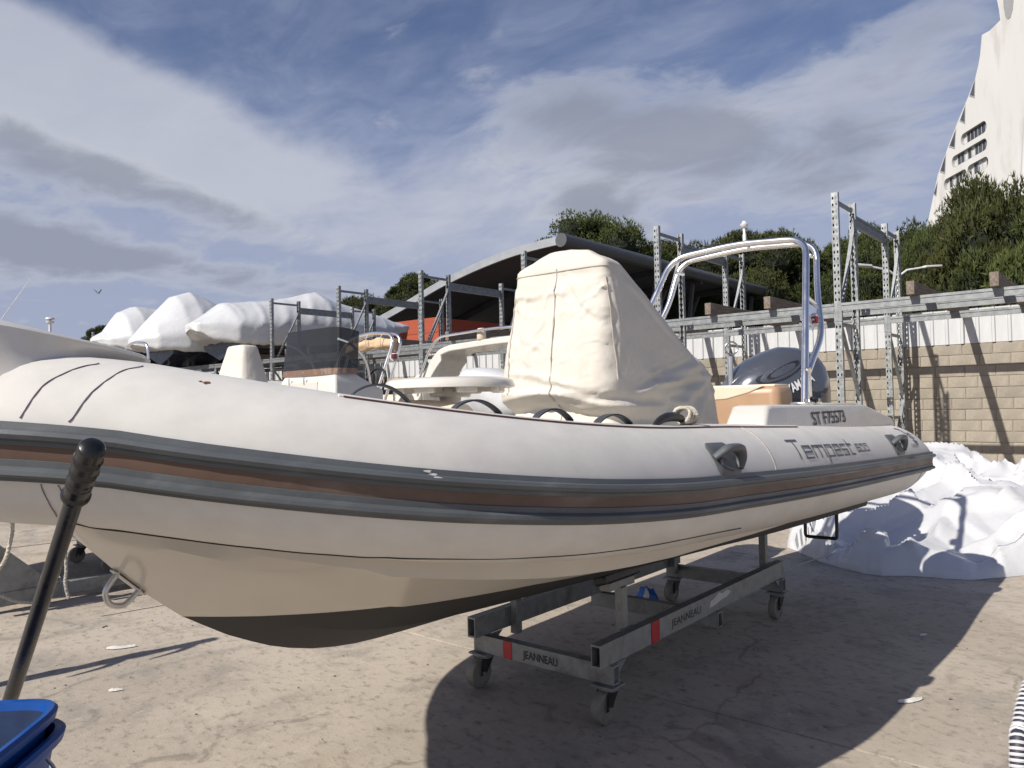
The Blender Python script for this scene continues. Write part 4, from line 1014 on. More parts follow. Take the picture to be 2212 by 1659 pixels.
for s_ in (1, -1):
    ff = (lambda p: p) if s_ > 0 else mir
    G().tube([ff(V(-1.80, 5.36, 2.24)), ff(V(-1.81, 5.60, 2.20))], .017, 10).build('strut', M['steel'], ar, 60)
    G().prism([ff(V(-1.795, 5.34, 2.20)), ff(V(-1.79, 5.55, 2.17)), ff(V(-1.765, 5.33, 2.0))], (s_ * .006, 0, 0)).build('gusset', M['steel'], ar)
    G().tube([ff(V(-1.90, 5.66, 2.60)), ff(V(-1.90, 5.79, 2.60))], .015, 10).build('strut', M['steel'], ar, 60)
    G().tube([ff(V(-1.72, 5.10, 1.50)), ff(V(-1.70, 5.02, 1.74))], .02, 12).build('strut', M['steel'], ar, 60)
    if s_ < 0: G().box(ff(V(-1.70, 4.89, 1.512)), (.10, .13, .016)).build('foot_plate', M['steel'], ar, None, .006)
    G().box(ff(V(-1.72, 5.12, 1.510)), (.10, .16, .02)).build('foot_plate', M['steel'], ar, None, .006)
    for q in (4.86, 5.1): G().lathe([(.013, 0), (.013, .02), (.006, .024)], ff(V(-1.66, q, 1.518)), 8).build('bolt', M['steel_dull'], ar)
G().tube([V(-1.68, 5.06, 1.52), V(-1.68, 5.18, 1.545)], .018, 10).build('knob', M['black'], ar, 60)
nl = V(-1.795, 5.42, 2.085)
lt = G().lathe([(.03, -.045), (.048, -.035), (.05, 0), (.048, .035), (.03, .045)], nl, 18, (1, 0, .1)); lt = lt.build('navigation_light', M['lamp_white'], ar, 50)
G().box(nl + V(.028, -.01, .0), (.05, .075, .052)).build('red_lens', M['red_lens'], lt, None, .012)
pa = V(at(1608, 505, 1, 5.75).x, 5.75, 2.77)
G().lathe([(.014, 0), (.014, .07), (.010, .075), (.010, .12), (.022, .125), (.030, .135), (.034, .15), (.020, .158), (.012, .175), (.002, .178)], pa, 14).build('antenna', M['lamp_white'], ar, 40)

# stern seat
seat = G().box((BX + .03, 5.10, 1.425), (1.06, .30, .43)).build('stern_seat', M['tan'], boat, None, .06, True, 4)
cp = [V(BX - .5, 4.945, 1.632), V(BX + .47, 4.945, 1.634), V(BX + .36, 4.945, 1.585), V(BX + .2, 4.945, 1.545), V(BX - .1, 4.945, 1.525), V(BX - .5, 4.945, 1.52)]
G().prism(cp, (0, .02, 0)).build('cream_panel', M['cream_v'], seat, None, .008)
G().box((BX + .03, 5.10, 1.632), (1.0, .25, .02)).build('cream_top', M['cream_v'], seat, None, .009)
G().box((BX, 4.5, 1.2), (1.2, .9, .22)).build('bench', M['gel_white'], boat, None, .03)
# ski post with ring
pr = at(1579, 830, 1, 6.0)
sp_ = G().tube([(pr.x, 6.0, 1.3), (pr.x, 6.0, at(1579, 770, 1, 6.0).z)], .021, 12).build('tow_post', M['steel'], boat, 60)
rc = at(1580, 752, 1, 6.0)
G().tube([rc + V(.052 * math.cos(a) * .766, .052 * math.cos(a) * .643, .052 * math.sin(a)) for a in np.linspace(0, 6.283, 25)], .007, 8).build('ring', M['steel_dull'], sp_, 60)
# boarding ladder frame below the stern
la = [at(1740, 1120, 1, 5.45), at(1740, 1158, 1, 5.45), at(1808, 1164, 1, 5.45), at(1808, 1095, 1, 5.45)]
la[0].z += .25; la[3].z += .25
lad = G(); lad.tube(fillet(la, .02, 3), .012, 8); lad = lad.build('boarding_ladder', M['black'], boat, 60)
G().tube([la[1] + (la[0] - la[1]) * .75, la[2] + (la[3] - la[2]) * .72], .010, 8).build('rung', M['black'], lad, 60)

# outboard engine
EX, EYY = BX - .02, 6.36
eng = G()
lev = [(1.30, .37, .24, .05), (1.40, .42, .28, .04), (1.50, .45, .305, .02), (1.60, .46, .31, .01), (1.70, .45, .305, .01), (1.80, .41, .285, .02), (1.88, .35, .245, .03), (1.935, .265, .185, .04), (1.968, .16, .11, .05), (1.980, .02, .015, .055)]
rg = []
for z, ly, lx, dy in lev:
    ring = []
    for k in range(40):
        a = 2*math.pi*k/40; ca, sa = math.cos(a), math.sin(a); e_ = .72
        yy = ly * math.copysign(abs(sa) ** e_, sa); xx = lx * math.copysign(abs(ca) ** e_, ca)
        if yy < 0: xx *= 1 - .22 * (-yy / ly) ** 2
        zz = z + (.05 * (-yy / .38) * -1 if False else 0) - .10 * max(0, -yy / .38) * max(0, (z - 1.5) / .48)
        ring.append(V(EX + xx, EYY + dy + yy, zz))
    rg.append(ring)
eng.rings(rg); eng = eng.build('outboard_motor', M['cowl'], boat, 60)
def cowl_side(y, z):   # port side x of the cowling
    zs = [l[0] for l in lev]; ly = np.interp(z, zs, [l[1] for l in lev]); lx = np.interp(z, zs, [l[2] for l in lev]); dy = np.interp(z, zs, [l[3] for l in lev])
    s = min(.98, abs(y - EYY - dy) / ly) ** (1/.72); x = lx * max(.02, (1 - s*s)) ** .36
    if y < EYY + dy: x *= 1 - .22 * s ** 1.44
    return EX + x
def cowl_patch(outline, name, m, o=.004, push=0):
    n = len(outline); cy_ = sum(p[0] for p in outline)/n; cz_ = sum(p[1] for p in outline)/n; rg = []
    for f_, oo in ((1, -.01), (1, o), (.9, o + push * .6), (.5, o + push), (.02, o + push)):
        rg.append([V(cowl_side(cy_ + (y - cy_)*f_, cz_ + (z - cz_)*f_) + oo, cy_ + (y - cy_)*f_, cz_ + (z - cz_)*f_) for y, z in outline])
    return G().rings(rg, True, False).build(name, m, eng, 40)
def ell(cy_, cz_, a_, b_, rot, n=18, e_=1.0):
    return [(cy_ + a_*math.cos(t)*math.cos(rot) - b_*math.sin(t)*math.sin(rot), cz_ + a_*math.cos(t)*math.sin(rot) + b_*math.sin(t)*math.cos(rot)) for t in np.linspace(0, 2*math.pi, n + 1)[:-1]]
cowl_patch(ell(EYY - .08, 1.765, .20, .055, .42), 'air_vent_rim', M['cowl'], .010, .006)
cowl_patch(ell(EYY - .07, 1.775, .165, .032, .44), 'air_vent', M['black'], .018, -.004)
cowl_patch([(EYY - .30, 1.38), (EYY + .30, 1.38), (EYY + .36, 1.62), (EYY + .12, 1.68), (EYY - .12, 1.60)], 'side_panel', M['cowl_dark'], .004, .002)
cowl_patch(ell(EYY - .235, 1.70, .055, .035, .3), 'blue_mark', M['cowl_dark'], .003, 0)
vs, fs = text2d('YAMAHA', .105, 3, .003, .98)
def side_text(u, v, y0, z0, rot, o): yy = y0 + u*math.cos(rot) - v*math.sin(rot); zz = z0 + u*math.sin(rot) + v*math.cos(rot); return V(cowl_side(yy, zz) + o, yy, zz)
G().add([side_text(u*.62, v, EYY - .045, 1.575, .42, .012) for u, v in vs], fs).build('lettering', M['white_mark'], eng, None, 0, False)
lc = (EYY - .105, 1.575); g = G()
for r0 in (.042,):
    n = 24; vs = []
    for k in range(n):
        a = 2*math.pi*k/n
        for rr_ in (r0, r0 - .007): vs.append(V(cowl_side(lc[0] + rr_*math.cos(a), lc[1] + rr_*math.sin(a)) + .012, lc[0] + rr_*math.cos(a), lc[1] + rr_*math.sin(a)))
    g.add(vs, [(2*k, 2*k+1, (2*k+3) % (2*n), (2*k+2) % (2*n)) for k in range(n)])
for k in range(6):
    a = k*math.pi/3 + .5; dx, dz = math.cos(a), math.sin(a); w = .003
    q = [(lc[0] + dx*.004 - dz*w, lc[1] + dz*.004 + dx*w), (lc[0] + dx*.004 + dz*w, lc[1] + dz*.004 - dx*w), (lc[0] + dx*.037 + dz*w, lc[1] + dz*.037 - dx*w), (lc[0] + dx*.037 - dz*w, lc[1] + dz*.037 + dx*w)]
    g.add([V(cowl_side(*p) + .0125, *p) for p in q], [(0, 1, 2, 3)])
g.build('emblem', M['white_mark'], eng, None, 0, False)
G().box((EX, EYY - .05, 1.16), (.20, .34, .44)).build('mid_section', M['cowl_dark'], eng, None, .05, True, 3)
G().box((EX, EYY - .36, 1.20), (.22, .34, .30)).build('bracket', M['cowl_dark'], eng, None, .03)
G().bar((EX, EYY, 1.02), (EX, EYY + .62, .84), .10, .24).build('leg', M['cowl_dark'], eng, None, .04, True, 3)
G().lathe([(.01, -.24), (.05, -.18), (.062, -.05), (.06, .12), (.04, .2)], (EX, EYY + .72, .84), 14, (0, .25, 1)).build('gearcase', M['cowl_dark'], eng, 50)
G().prism([V(EX - .006, EYY + .74, .78), V(EX - .006, EYY + .74, .92), V(EX - .006, EYY + .92, .90), V(EX - .006, EYY + .92, .83)], (.012, 0, 0)).build('skeg', M['cowl_dark'], eng)
for k in range(3):
    a = k * 2.094; q = V(EX, EYY + .77, 1.06); dr = V(math.cos(a), math.sin(a), 0); dt = V(-math.sin(a), math.cos(a), .6)
    G().rings([[q + dr*r_ + dt*w_, q + dr*r_ + V(0, 0, .008), q + dr*r_ - dt*w_, q + dr*r_ - V(0, 0, .008)] for r_, w_ in ((.03, .03), (.09, .07), (.14, .06), (.17, .01))]).build('propeller_blade', M['black'], eng, 50)

piv = V(EX, EYY, 1.2) - WLOC[boat.name]      # engine steered over to one side
eng.matrix_local = Matrix.Translation(piv) @ Matrix.Rotation(R(-38), 4, 'Z') @ Matrix.Translation(-piv)

# ------------------------------------------------------------------ canvas cover over the console
def cov(th, z):
    """point of the cover for angle th (0 = port, pi/2 = aft, -pi/2 = bow) at height z, before folds"""
    zs = [1.28, 1.40, 1.50, 1.56, 1.60, 1.66, 1.75, 1.86, 2.0, 2.15, 2.28, 2.335]
    af = np.interp(z, zs, [3.30, 3.30, 3.29, 3.26, 3.215, 3.215, 3.225, 3.235, 3.255, 3.275, 3.30, 3.32])
    ab = np.interp(z, zs, [4.62, 4.60, 4.58, 4.56, 4.54, 4.50, 4.42, 4.20, 3.97, 3.72, 3.50, 3.43])
    w = np.interp(z, zs, [.385, .375, .365, .36, .365, .36, .355, .345, .335, .318, .295, .265])
    ca, sa = math.cos(th), math.sin(th); e_ = .30
    L = (ab - af) / 2; cy_ = (ab + af) / 2
    x = w * math.copysign(abs(ca) ** e_, ca); y = cy_ + L * math.copysign(abs(sa) ** e_, sa)
    if x < 0: x *= 1 + .22 * max(0, min(1, (2.2 - z) / .6))
    if sa > 0: x *= 1 - .18 * max(0, sa) ** 6 * (1 if z < 1.8 else .3)
    return V(BX + x, y, z)
NTH = 190
ths = []
for k in range(NTH):   # even spacing along the perimeter
    ths.append(-math.pi + 2 * math.pi * k / NTH)
def even_thetas(z):
    dense = [-math.pi + 2*math.pi*k/1200 for k in range(1201)]; P = [cov(t, z) for t in dense]; L = [0]
    for a, b in zip(P, P[1:]): L.append(L[-1] + (b - a).length)
    return [float(np.interp(L[-1]*k/NTH, L, dense)) for k in range(NTH)]
def cov_front(z): return float(np.interp(z, [1.28, 1.5, 1.56, 1.60, 1.75, 2.0, 2.28], [3.30, 3.29, 3.26, 3.215, 3.225, 3.255, 3.30]))
_r = random.Random(31); F_FRONT = []; F_SIDE = []
for k in range(34):
    u0 = _r.uniform(-.36, .34); z0_ = _r.uniform(1.62, 2.25); a_ = _r.choice([_r.uniform(-.5, .5), _r.uniform(-.5, .5) + 1.2, _r.uniform(-.4, .4) - 1.0]); L_c = _r.uniform(.10, .36)
    F_FRONT.append((u0, z0_, u0 + L_c*math.sin(a_)*.8, z0_ - L_c*math.cos(a_), _r.uniform(.004, .011), _r.uniform(.010, .026)))
for k in range(16): F_FRONT.append((_r.uniform(.16, .36), 1.66 + .036*k, _r.uniform(.24, .40), 1.66 + .036*k + _r.uniform(-.05, .03), _r.uniform(.003, .006), .010))
F_FRONT += [(-.30, 2.20, -.10, 1.66, .012, .03), (.05, 2.24, .30, 1.95, .010, .025), (-.33, 1.72, .33, 1.62, .012, .03), (-.28, 1.56, .34, 1.50, .016, .03), (-.1, 1.58, .2, 1.50, .014, .02), (-.30, 1.46, .1, 1.38, .012, .03), (0, 1.46, .35, 1.34, .012, .03)]
for k in range(7): F_SIDE.append((_r.uniform(3.3, 3.6), 1.62 + _r.uniform(-.06, .08), _r.uniform(3.9, 4.45), 1.5 + _r.uniform(-.2, .35), _r.uniform(.006, .011), _r.uniform(.02, .045)))
F_SIDE += [(4.35, 1.80, 3.45, 1.56, .022, .05), (4.40, 1.72, 3.75, 1.40, .020, .05), (4.45, 1.66, 4.05, 1.34, .018, .045), (4.3, 1.86, 4.42, 1.36, .018, .04), (3.36, 2.2, 3.36, 1.7, .006, .02), (3.45, 2.2, 4.1, 1.85, .006, .03)]
def cover_pt(th, z, nrm):
    p = cov(th, z); ph = Vector((p.x*3, p.y*3, p.z*3))
    d = .010 * noise.noise(ph * 1.1) + .0015 * noise.noise(ph * 4)
    frontface = p.y < cov_front(z) + .05; uu = p.x - BX if frontface else p.y
    for (u0, z0_, u1, z1_, am, wd) in (F_FRONT if frontface else F_SIDE):
        du, dz = u1 - u0, z1_ - z0_; L2 = du*du + dz*dz; t = ((uu - u0)*du + (z - z0_)*dz) / L2
        if -.05 < t < 1.05:
            s_ = ((uu - u0)*dz - (z - z0_)*du) / math.sqrt(L2) + .012*math.sin(t*7 + u0*20)
            if abs(s_) < wd*2.5: d += am * max(0, math.sin(math.pi*min(1, max(0, t)))) ** .6 * (max(0, 1 - abs(s_)/wd) - .45*max(0, 1 - abs(s_ - wd*1.2)/wd))
    # gathered skirt: heavy fold over the front at 1.53-1.60 and pleats falling aft
    zf = 1.575 + .02*math.sin(p.x*7) - .10*max(0, p.x - BX); f = max(0, 1 - abs(z - zf)/.05)**1.5; g_ = math.exp(-((z - zf + .075) / .028) ** 2)
    frontness = max(0, min(1, (3.9 - p.y) / .5)); d += (.034*f - .034*g_) * frontness
    aft = max(0, min(1, (p.y - 3.5) / .4))
    d += aft * .011 * math.sin((p.y*2.2 + p.z*3.4) * 4.2) * max(0, min(1, (1.95 - z) / .3)) * max(0, min(1, (z-1.3)/.15))
    cr = math.exp(-(((p.y - 3.30) / .05) ** 2)) * (1 if p.x > BX else .5); d += cr * .012 * noise.noise(Vector((1, z*16, p.x*3)))
    return p + nrm * d
g = G(); rg = []
zl = list(np.linspace(1.28, 2.28, 110)) + [2.295, 2.31, 2.322, 2.332]
for z in zl:
    z = float(z); tt = even_thetas(z); base_ = [cov(t, z) for t in tt]; ring = []
    for k, t in enumerate(tt):
        tan = base_[(k+1) % NTH] - base_[k-1]; nrm = V(tan.y, -tan.x, 0).normalized(); ring.append(cover_pt(t, z, nrm))
    if z > 2.28:
        q = (z - 2.28) / .052; cc = V(BX, 3.38, 0); ring = [V(cc.x + (p.x - cc.x)*(1 - .22*q*q), cc.y + (p.y - cc.y)*(1 - .3*q*q), p.z) for p in ring]
    rg.append(ring)
last = rg[-1]; cc = V(BX, 3.38, 2.332)
for f_, dz in ((.8, .024), (.5, .042), (.2, .050), (.02, .051)):
    rg.append([V(cc.x + (p.x - cc.x)*f_, cc.y + (p.y - cc.y)*f_, p.z + dz + .012 * noise.noise(Vector((p.x*6*f_, p.y*6*f_, 2)))) for p in last])
g.rings(rg, True, True)
cover = thing('console_cover', 'cream canvas cover draped over the steering console and seat', 'cover', (BX, 3.8, 1.28))
sk = g.build('canvas', M['canvas'], cover, 70)
def seam_line(xoff, z0, z1, aside=False):
    pts = []
    for z in np.linspace(z0, z1, 50):
        z = float(z); best = min([-math.pi*k/300 for k in range(301)], key=lambda t: abs(cov(t, z).x - (BX + xoff))); p = cov(best, z)
        pts.append(cover_pt(best, z, V(0, -1, 0)) + V(0, -.003, 0))
    G().tube(pts, .0032, 5).build('piping', M['canvas_edge'], cover, 60)
seam_line(-.30, 1.60, 2.2); seam_line(-.02, 1.42, 2.27)
hem = []
for t in np.linspace(-3.0, -.15, 60):
    hem.append(cover_pt(float(t), 2.255, (cov(float(t), 2.255) - V(BX, 3.6, 2.255)).normalized()) + (cov(float(t), 2.255) - V(BX, 3.6, 2.255)).normalized()*.003)
G().tube(hem, .0028, 5).build('piping', M['canvas_edge'], cover, 60)
G().tube([cover_pt(-.55, float(z), V(.7, -.7, 0)) + V(.003, -.003, 0) for z in np.linspace(1.66, 2.2, 40)], .003, 5).build('piping', M['canvas_edge'], cover, 60)
# solid console and seat under the cover
G().box((BX, 3.72, 1.42), (.5, .7, .6)).build('console', M['gel_white'], boat, None, .03)

# ------------------------------------------------------------------ round table on the bow deck
tc_ = at(972, 828, 1, 2.47); tz = tc_.z + .0
table = thing('boat_table', 'round cream plastic table on a pedestal ahead of the covered console', 'table', (tc_.x, 2.47, 1.15))
G().lathe([(.02, .022), (.24, .022), (.272, .018), (.288, .008), (.296, -.012), (.296, -.022), (.286, -.024), (.27, -.016), (.02, -.016)], (tc_.x, 2.47, tz), 56).build('table_top', M['gel'], table, 40)
G().lathe([(.05, 1.15), (.05, tz - .06), (.045, tz - .05)], (tc_.x, 2.47, 0), 20).build('pedestal', M['gel'], table, 50)
G().lathe([(.085, tz - .065), (.095, tz - .06), (.095, tz - .04), (.08, tz - .018)], (tc_.x, 2.47, 0), 20).build('hub', M['gel'], table, 40)
for k in range(8):
    a = k*math.pi/4 + .3; c, s_ = math.cos(a), math.sin(a)
    Mx = Matrix.Rotation(a, 3, 'Z'); G().box((tc_.x + c*.17, 2.47 + s_*.17, tz - .028), (.17, .02, .026), Mx).build('rib', M['gel'], table)
    G().box((tc_.x + c*.235, 2.47 + s_*.235, tz - .032), (.035, .09, .03), Mx).build('cup_holder', M['gel'], table, None, .008)
cush = G(); cush.tube(smoothpath([(BX - .45, 2.30, 1.48), (BX - .1, 2.36, 1.49), (BX + .18, 2.34, 1.47)], 5), .085, 16); o = cush.build('bow_cushion', M['cream_v'], boat, 60)

# ------------------------------------------------------------------ boat trolleys
def trolley(dx, dy, label, detail=True):
    x0, x1, y0, y1 = -2.90 + dx, -2.03 + dx, 3.13 + dy, 5.32 + dy
    t = thing('boat_trolley', label, 'trolley', ((x0 + x1)/2, (y0 + y1)/2, 0), 'galvanised boat trolleys'); Mg = M['galv_dirty']
    def hollow(a, b, w, h, nm):
        """open-ended rectangular steel tube"""
        a, b = Vector(a), Vector(b); d = (b - a).normalized(); s = d.cross(V(0, 0, 1)); up = V(0, 0, 1)
        def rect(p, f): return [p + s*w/2*f + up*h/2*f, p - s*w/2*f + up*h/2*f, p - s*w/2*f - up*h/2*f, p + s*w/2*f - up*h/2*f]
        k = (w - .01) / w; g = G(); g.rings([rect(a + d*.05, k), rect(a, k), rect(a, 1), rect(b, 1), rect(b, k), rect(b - d*.05, k)], True, False); return g.build(nm, Mg, t)
    for x in (x0 + .03, x1 - .03): hollow((x, y0 - .10, .335), (x, y1 + .06, .335), .055, .11, 'rail')
    for y in (y0, (y0 + y1)/2 + .06, y1): hollow((x0 - .02, y, .232), (x1 + .02, y, .232), .055, .092, 'cross_rail')
    for x in (x0 + .03, x1 - .03):
        for y in (y0, y1):
            cs = G().box((x, y, .178), (.13, .12, .010)).build('caster', M['galv_dirty'], t, None, .003)
            s_ = 1
            off_ = -.045
            G().lathe([(.05, .155), (.052, .172)], (x, y, 0), 16).build('swivel', M['galv_dirty'], cs, 40)
            for q in (-1, 1): G().prism([V(x + q*.034 - .002, y - .045, .158), V(x + q*.034 - .002, y + .045, .158), V(x + q*.034 - .002, y + off_ + .02, .07), V(x + q*.034 - .002, y + off_ - .02, .07)], (.004, 0, 0)).build('fork', M['black'], cs)
            G().lathe([(.02, -.028), (.02, -.022), (.062, -.020), (.066, -.026), (.076, -.024), (.080, -.014), (.080, .014), (.076, .024), (.066, .026), (.062, .020), (.02, .022), (.02, .028)], (x, y + off_, .081), 28, (1, 0, 0)).build('wheel', M['caster'], cs, 35)
            G().lathe([(.010, -.045), (.010, .045)], (x, y + off_, .081), 8, (1, 0, 0)).build('axle', M['galv_dirty'], cs)
            G().prism([V(x + .03, y, .19), V(x + .03, y + (.12 if y == y0 else -.12), .28), V(x + .03, y, .28)], (.005, 0, 0)).build('gusset', M['galv'], t)
    for x, s_ in ((x0 + .03, -1), (x1 - .03, 1)):
        for y, zt in ((y0 + .22, .60), (y1 - .10, .60)):
            xi = x - s_ * .052
            G().box((xi, y, (.24 + zt)/2), (.048, .048, zt - .24)).build('support_post', Mg, t, None, .003)
            G().box((xi + s_*.026, y, .37), (.012, .13, .05)).build('clamp', M['galv'], t)
            for q in (-.045, .045): G().lathe([(.011, 0), (.011, .014)], V(xi + s_*.032, y + q, .37), 6, (s_, 0, 0)).build('bolt', M['black'], t)
            Mr = Matrix.Rotation(-s_ * R(18), 3, 'Y')
            G().box((xi - s_*.02, y, zt + .055), (.075, .34, .05), Mr).build('support_pad', M['black'], t, None, .012)
            G().bar((xi - s_*.02, y - .12, zt + .015), (xi - s_*.02, y + .12, zt + .015), .06, .04).build('pad_bracket', Mg, t)
    if detail:
        fy = y0 - .0285; cx_ = (x0 + x1)/2
        G().box((x0 + .225, fy - .0008, .232), (.060, .0016, .0925)).build('red_tape', M['red_tape'], t)
        G().box((x1 + .0005 - .0005, y0 + .42, .335), (.0016, .085, .1105)).build('red_tape', M['red_tape'], t)
        vs, fs = text2d('JEANNEAU', .058, 3, .0008)
        G().add([V(x0 + .335 + u*.80, fy - .0015, .212 + v) for u, v in vs], fs).build('lettering', M['black_mark'], t, None, 0, False)
        G().add([V(x1 - .0015, y0 + .60 + u*1.25, .315 + v) for u, v in vs], fs).build('lettering', M['black_mark'], t, None, 0, False)
        g = G(); rnd = random.Random(4)
        pts = [(y0 + 1.06 + a*.30, .345 + b*.028 + .02*a) for a, b in ((0, -1), (.25, -1.1), (.55, -.8), (.8, -.9), (1, -.4), (.85, .5), (.6, .3), (.45, 1.0), (.2, .4), (.05, .2))]
        G().prism([V(x1 - .0022, y, z) for y, z in pts], (.0016, 0, 0)).build('torn_sticker', M['paper'], t)
    return t
trolley(0, 0, 'galvanised trolley with casters and red tape under the large inflatable boat')
trolley(-5.7, .05, 'galvanised trolley under the second inflatable boat behind the bow', False)

# blue and white scrap under the trolley
bp_ = at(1398, 1283, 2, .04); g = G(); pts = []
for k in range(7):
    ring = [bp_ + V(.10*math.cos(a)*(1 - (k/6)**2)**.5 + .015*noise.noise(V(a, k, 1)), .06*math.sin(a)*(1 - (k/6)**2)**.5, -.036 + .085*(k/6)*(1 + .8*noise.noise(V(k*.7, a*1.7, 3)))) for a in np.linspace(0, 6.283, 13)[:-1]]; pts.append(ring)
g.rings(pts); g.mi = [1 if i % 3 == 0 else 0 for i in range(len(g.f))]
tag(g.build('plastic_bag', [mat('bag_blue', (.03, .13, .42), .4), M['paper']], None, 40), 'crumpled blue and white bag on the ground behind the trolley', 'bag')

# ------------------------------------------------------------------ heap of white sheeting
def heap():
    nx, ny = 230, 190; X0, X1, Y0, Y1 = -4.6, 2.6, 6.7, 12.0
    rnd = random.Random(21)
    cells = [(Vector((rnd.uniform(X0, X1), rnd.uniform(Y0, Y1), 0)), rnd.uniform(0, .13), Vector((rnd.uniform(-1, 1), rnd.uniform(-1, 1), 0)) * .30) for _ in range(90)]
    small = [(Vector((rnd.uniform(X0, X1), rnd.uniform(Y0, Y1), 0)), rnd.uniform(0, .05), Vector((rnd.uniform(-1, 1), rnd.uniform(-1, 1), 0)) * .40) for _ in range(420)]
    C = np.array([(c.x, c.y) for c, _, _ in cells]); Hh = np.array([h for _, h, _ in cells]); S = np.array([(s.x, s.y) for _, _, s in cells])
    C2 = np.array([(c.x, c.y) for c, _, _ in small]); H2 = np.array([h for _, h, _ in small]); S2 = np.array([(s.x, s.y) for _, _, s in small])
    ox, oy = np.array([-3.3, -3.1, -2.9, -2.45, -1.8, -1.2, -.6, 0, .8, 2.6]), np.array([9.0, 8.45, 7.85, 7.3, 7.02, 7.3, 7.95, 8.3, 8.4, 8.3])
    xs = np.linspace(-3.3, X1, nx); fr_ = np.interp(xs, ox, oy) + np.array([.09 * noise.noise(Vector((x*2.2, 3, 0))) + .03 * noise.noise(Vector((x*7, 9, 0))) for x in xs])
    tt = np.linspace(0, 1, ny) ** 1.25
    XX = np.repeat(xs[None], ny, 0); YY = fr_[None] + tt[:, None] * (11.6 - fr_[None]); P = np.stack([XX.ravel(), YY.ravel()], -1)
    warp = np.array([(noise.noise(Vector((x*.9, y*.9, 1))), noise.noise(Vector((x*.9, y*.9, 7)))) for x, y in P]) * .35
    Q = P + warp
    def facets(C, Hh, S, k, rad):
        d = Q[:, None, :] - C[None]; D = np.sqrt((d**2).sum(-1)); pl = Hh[None] + (d * S[None]).sum(-1) - (D/rad)**2 * .10
        idx = np.argpartition(D, k, axis=1)[:, :k]; return np.take_along_axis(pl, idx, 1).max(1)
    f1 = .13 - facets(C, Hh, S * 1.3, 5, .55); f2 = facets(C2, H2, S2, 5, .24)
    # overall mound: thin at the front edge, high at the back with peaks
    z = np.zeros(len(P))
    peaks = [(-1.7, 10.3, .62, .75), (-2.3, 9.9, .34, .45), (-.6, 9.9, .42, 1.1), (.9, 10.0, .5, 1.2), (-2.7, 9.0, .28, .8), (-1.3, 8.8, .30, .8), (.2, 8.9, .34, .8), (-3.2, 10.2, .35, .9)]
    for px_, py_, h_, w_ in peaks: z += .72 * h_ * np.exp(-(((P[:,0]-px_)**2 + (P[:,1]-py_)**2) / w_**2) ** .8)
    dist = (YY - fr_[None]).ravel(); dist = np.minimum(dist, (P[:,0] + 3.3) * .9); dist = np.minimum(dist, 11.6 - P[:,1])
    edge = np.clip(dist / .22, 0, 1) ** .55
    rid = np.zeros(len(P)); rr_ = random.Random(77)
    for k in range(95):
        ax_, ay__ = rr_.uniform(-3.2, 2.4), rr_.uniform(7.1, 11.2); an_ = rr_.uniform(0, math.pi); ln_ = rr_.uniform(.7, 2.4); w_ = rr_.uniform(.05, .17); am_ = rr_.uniform(.04, .14); cv_ = rr_.uniform(-.5, .5)
        dx_, dy_ = math.cos(an_), math.sin(an_); t = (P[:,0] - ax_)*dx_ + (P[:,1] - ay__)*dy_; s_ = -(P[:,0] - ax_)*dy_ + (P[:,1] - ay__)*dx_ - cv_*t*t*.4
        env = np.clip(1 - (2*t/ln_)**2, 0, 1)**.7; lee = np.where(s_ > 0, w_*.45, w_*1.6)
        rid = np.maximum(rid, am_*env*np.clip(1 - np.abs(s_)/lee, 0, 1)**1.15) - .25*am_*env*np.clip(1 - np.abs(s_ + w_*2)/w_, 0, 1)*(rid < .02)
    zz = np.maximum((.12 + z + np.clip(f1, -.12, .16) * 1.1 + np.clip(f2, -.06, .2) * .5 + rid) * edge, .008 * np.clip(dist, 0, 1) + .003)
    vs = [(P[i,0] + .04*noise.noise(Vector((P[i,0]*3, P[i,1]*3, 4))), P[i,1] + .10 * (zz[i] if dist[i] < .3 else 0) - .12 * float(np.exp(-(dist[i]/.12)**2)) * 0, float(zz[i])) for i in range(len(P))]
    fs = [(j*nx+i, j*nx+i+1, (j+1)*nx+i+1, (j+1)*nx+i) for j in range(ny-1) for i in range(nx-1)]
    g = G(); g.add(vs, fs); return g.build('plastic_sheeting', M['film'], None, 50, 0, False)
tag(heap(), 'large crumpled heap of white plastic sheeting on the ground behind the stern', 'sheet')
g = G(); p = at(1690, 1235, 2, .006); q = at(1800, 1196, 2, .2); g.tube(smoothpath([at(1650, 1233, 2, .006), p, at(1740, 1215, 2, .10), q], 6), .006, 5)
tag(g.build('white_string', M['paper']), 'thin white string trailing from the plastic heap to the trolley', 'string')

# ------------------------------------------------------------------ cleaning cart, buckets, hose
cz0 = .50
cart = thing('cleaning_cart', 'black wheeled cart with an upright ribbed grip handle at the left edge', 'cart', (-2.74, .55, 0))
def cw(x, y, z): p = camxy(x, y); return V(p.x, p.y, z)
b0 = at(22, 1512, 1, .72); 
pb = EYE + ray(22, 1512) * 1.86; ptop = EYE + ray(201, 962) * 1.40; pm = EYE + ray(163, 1072) * 1.49
dirp = (ptop - pb).normalized()
G().tube([pb - dirp*.55, pb, pm + dirp*.03], .0168, 16).build('handle_pole', M['pole'], cart, 60)
gl = (ptop - pm).length; n = 40; pts = []; rs = []
for k in range(n + 1):
    t = k / n; pts.append(pm + (ptop - pm) * t); r_ = .0235 + .0012 * math.sin(t * math.pi)
    for q_ in (.28, .5, .72): r_ -= .0045 * math.exp(-((t - q_) / .012) ** 2) - .0022 * math.exp(-((t - q_ - .03) / .018) ** 2)
    if t < .07: r_ += .0035
    if t > .95: r_ *= max(.3, math.sqrt(max(0, 1 - ((t - .95)/.05)**2 * .92)))
    rs.append(r_)
G().tube(pts, rs, 18).build('grip', M['grip'], cart, 60)
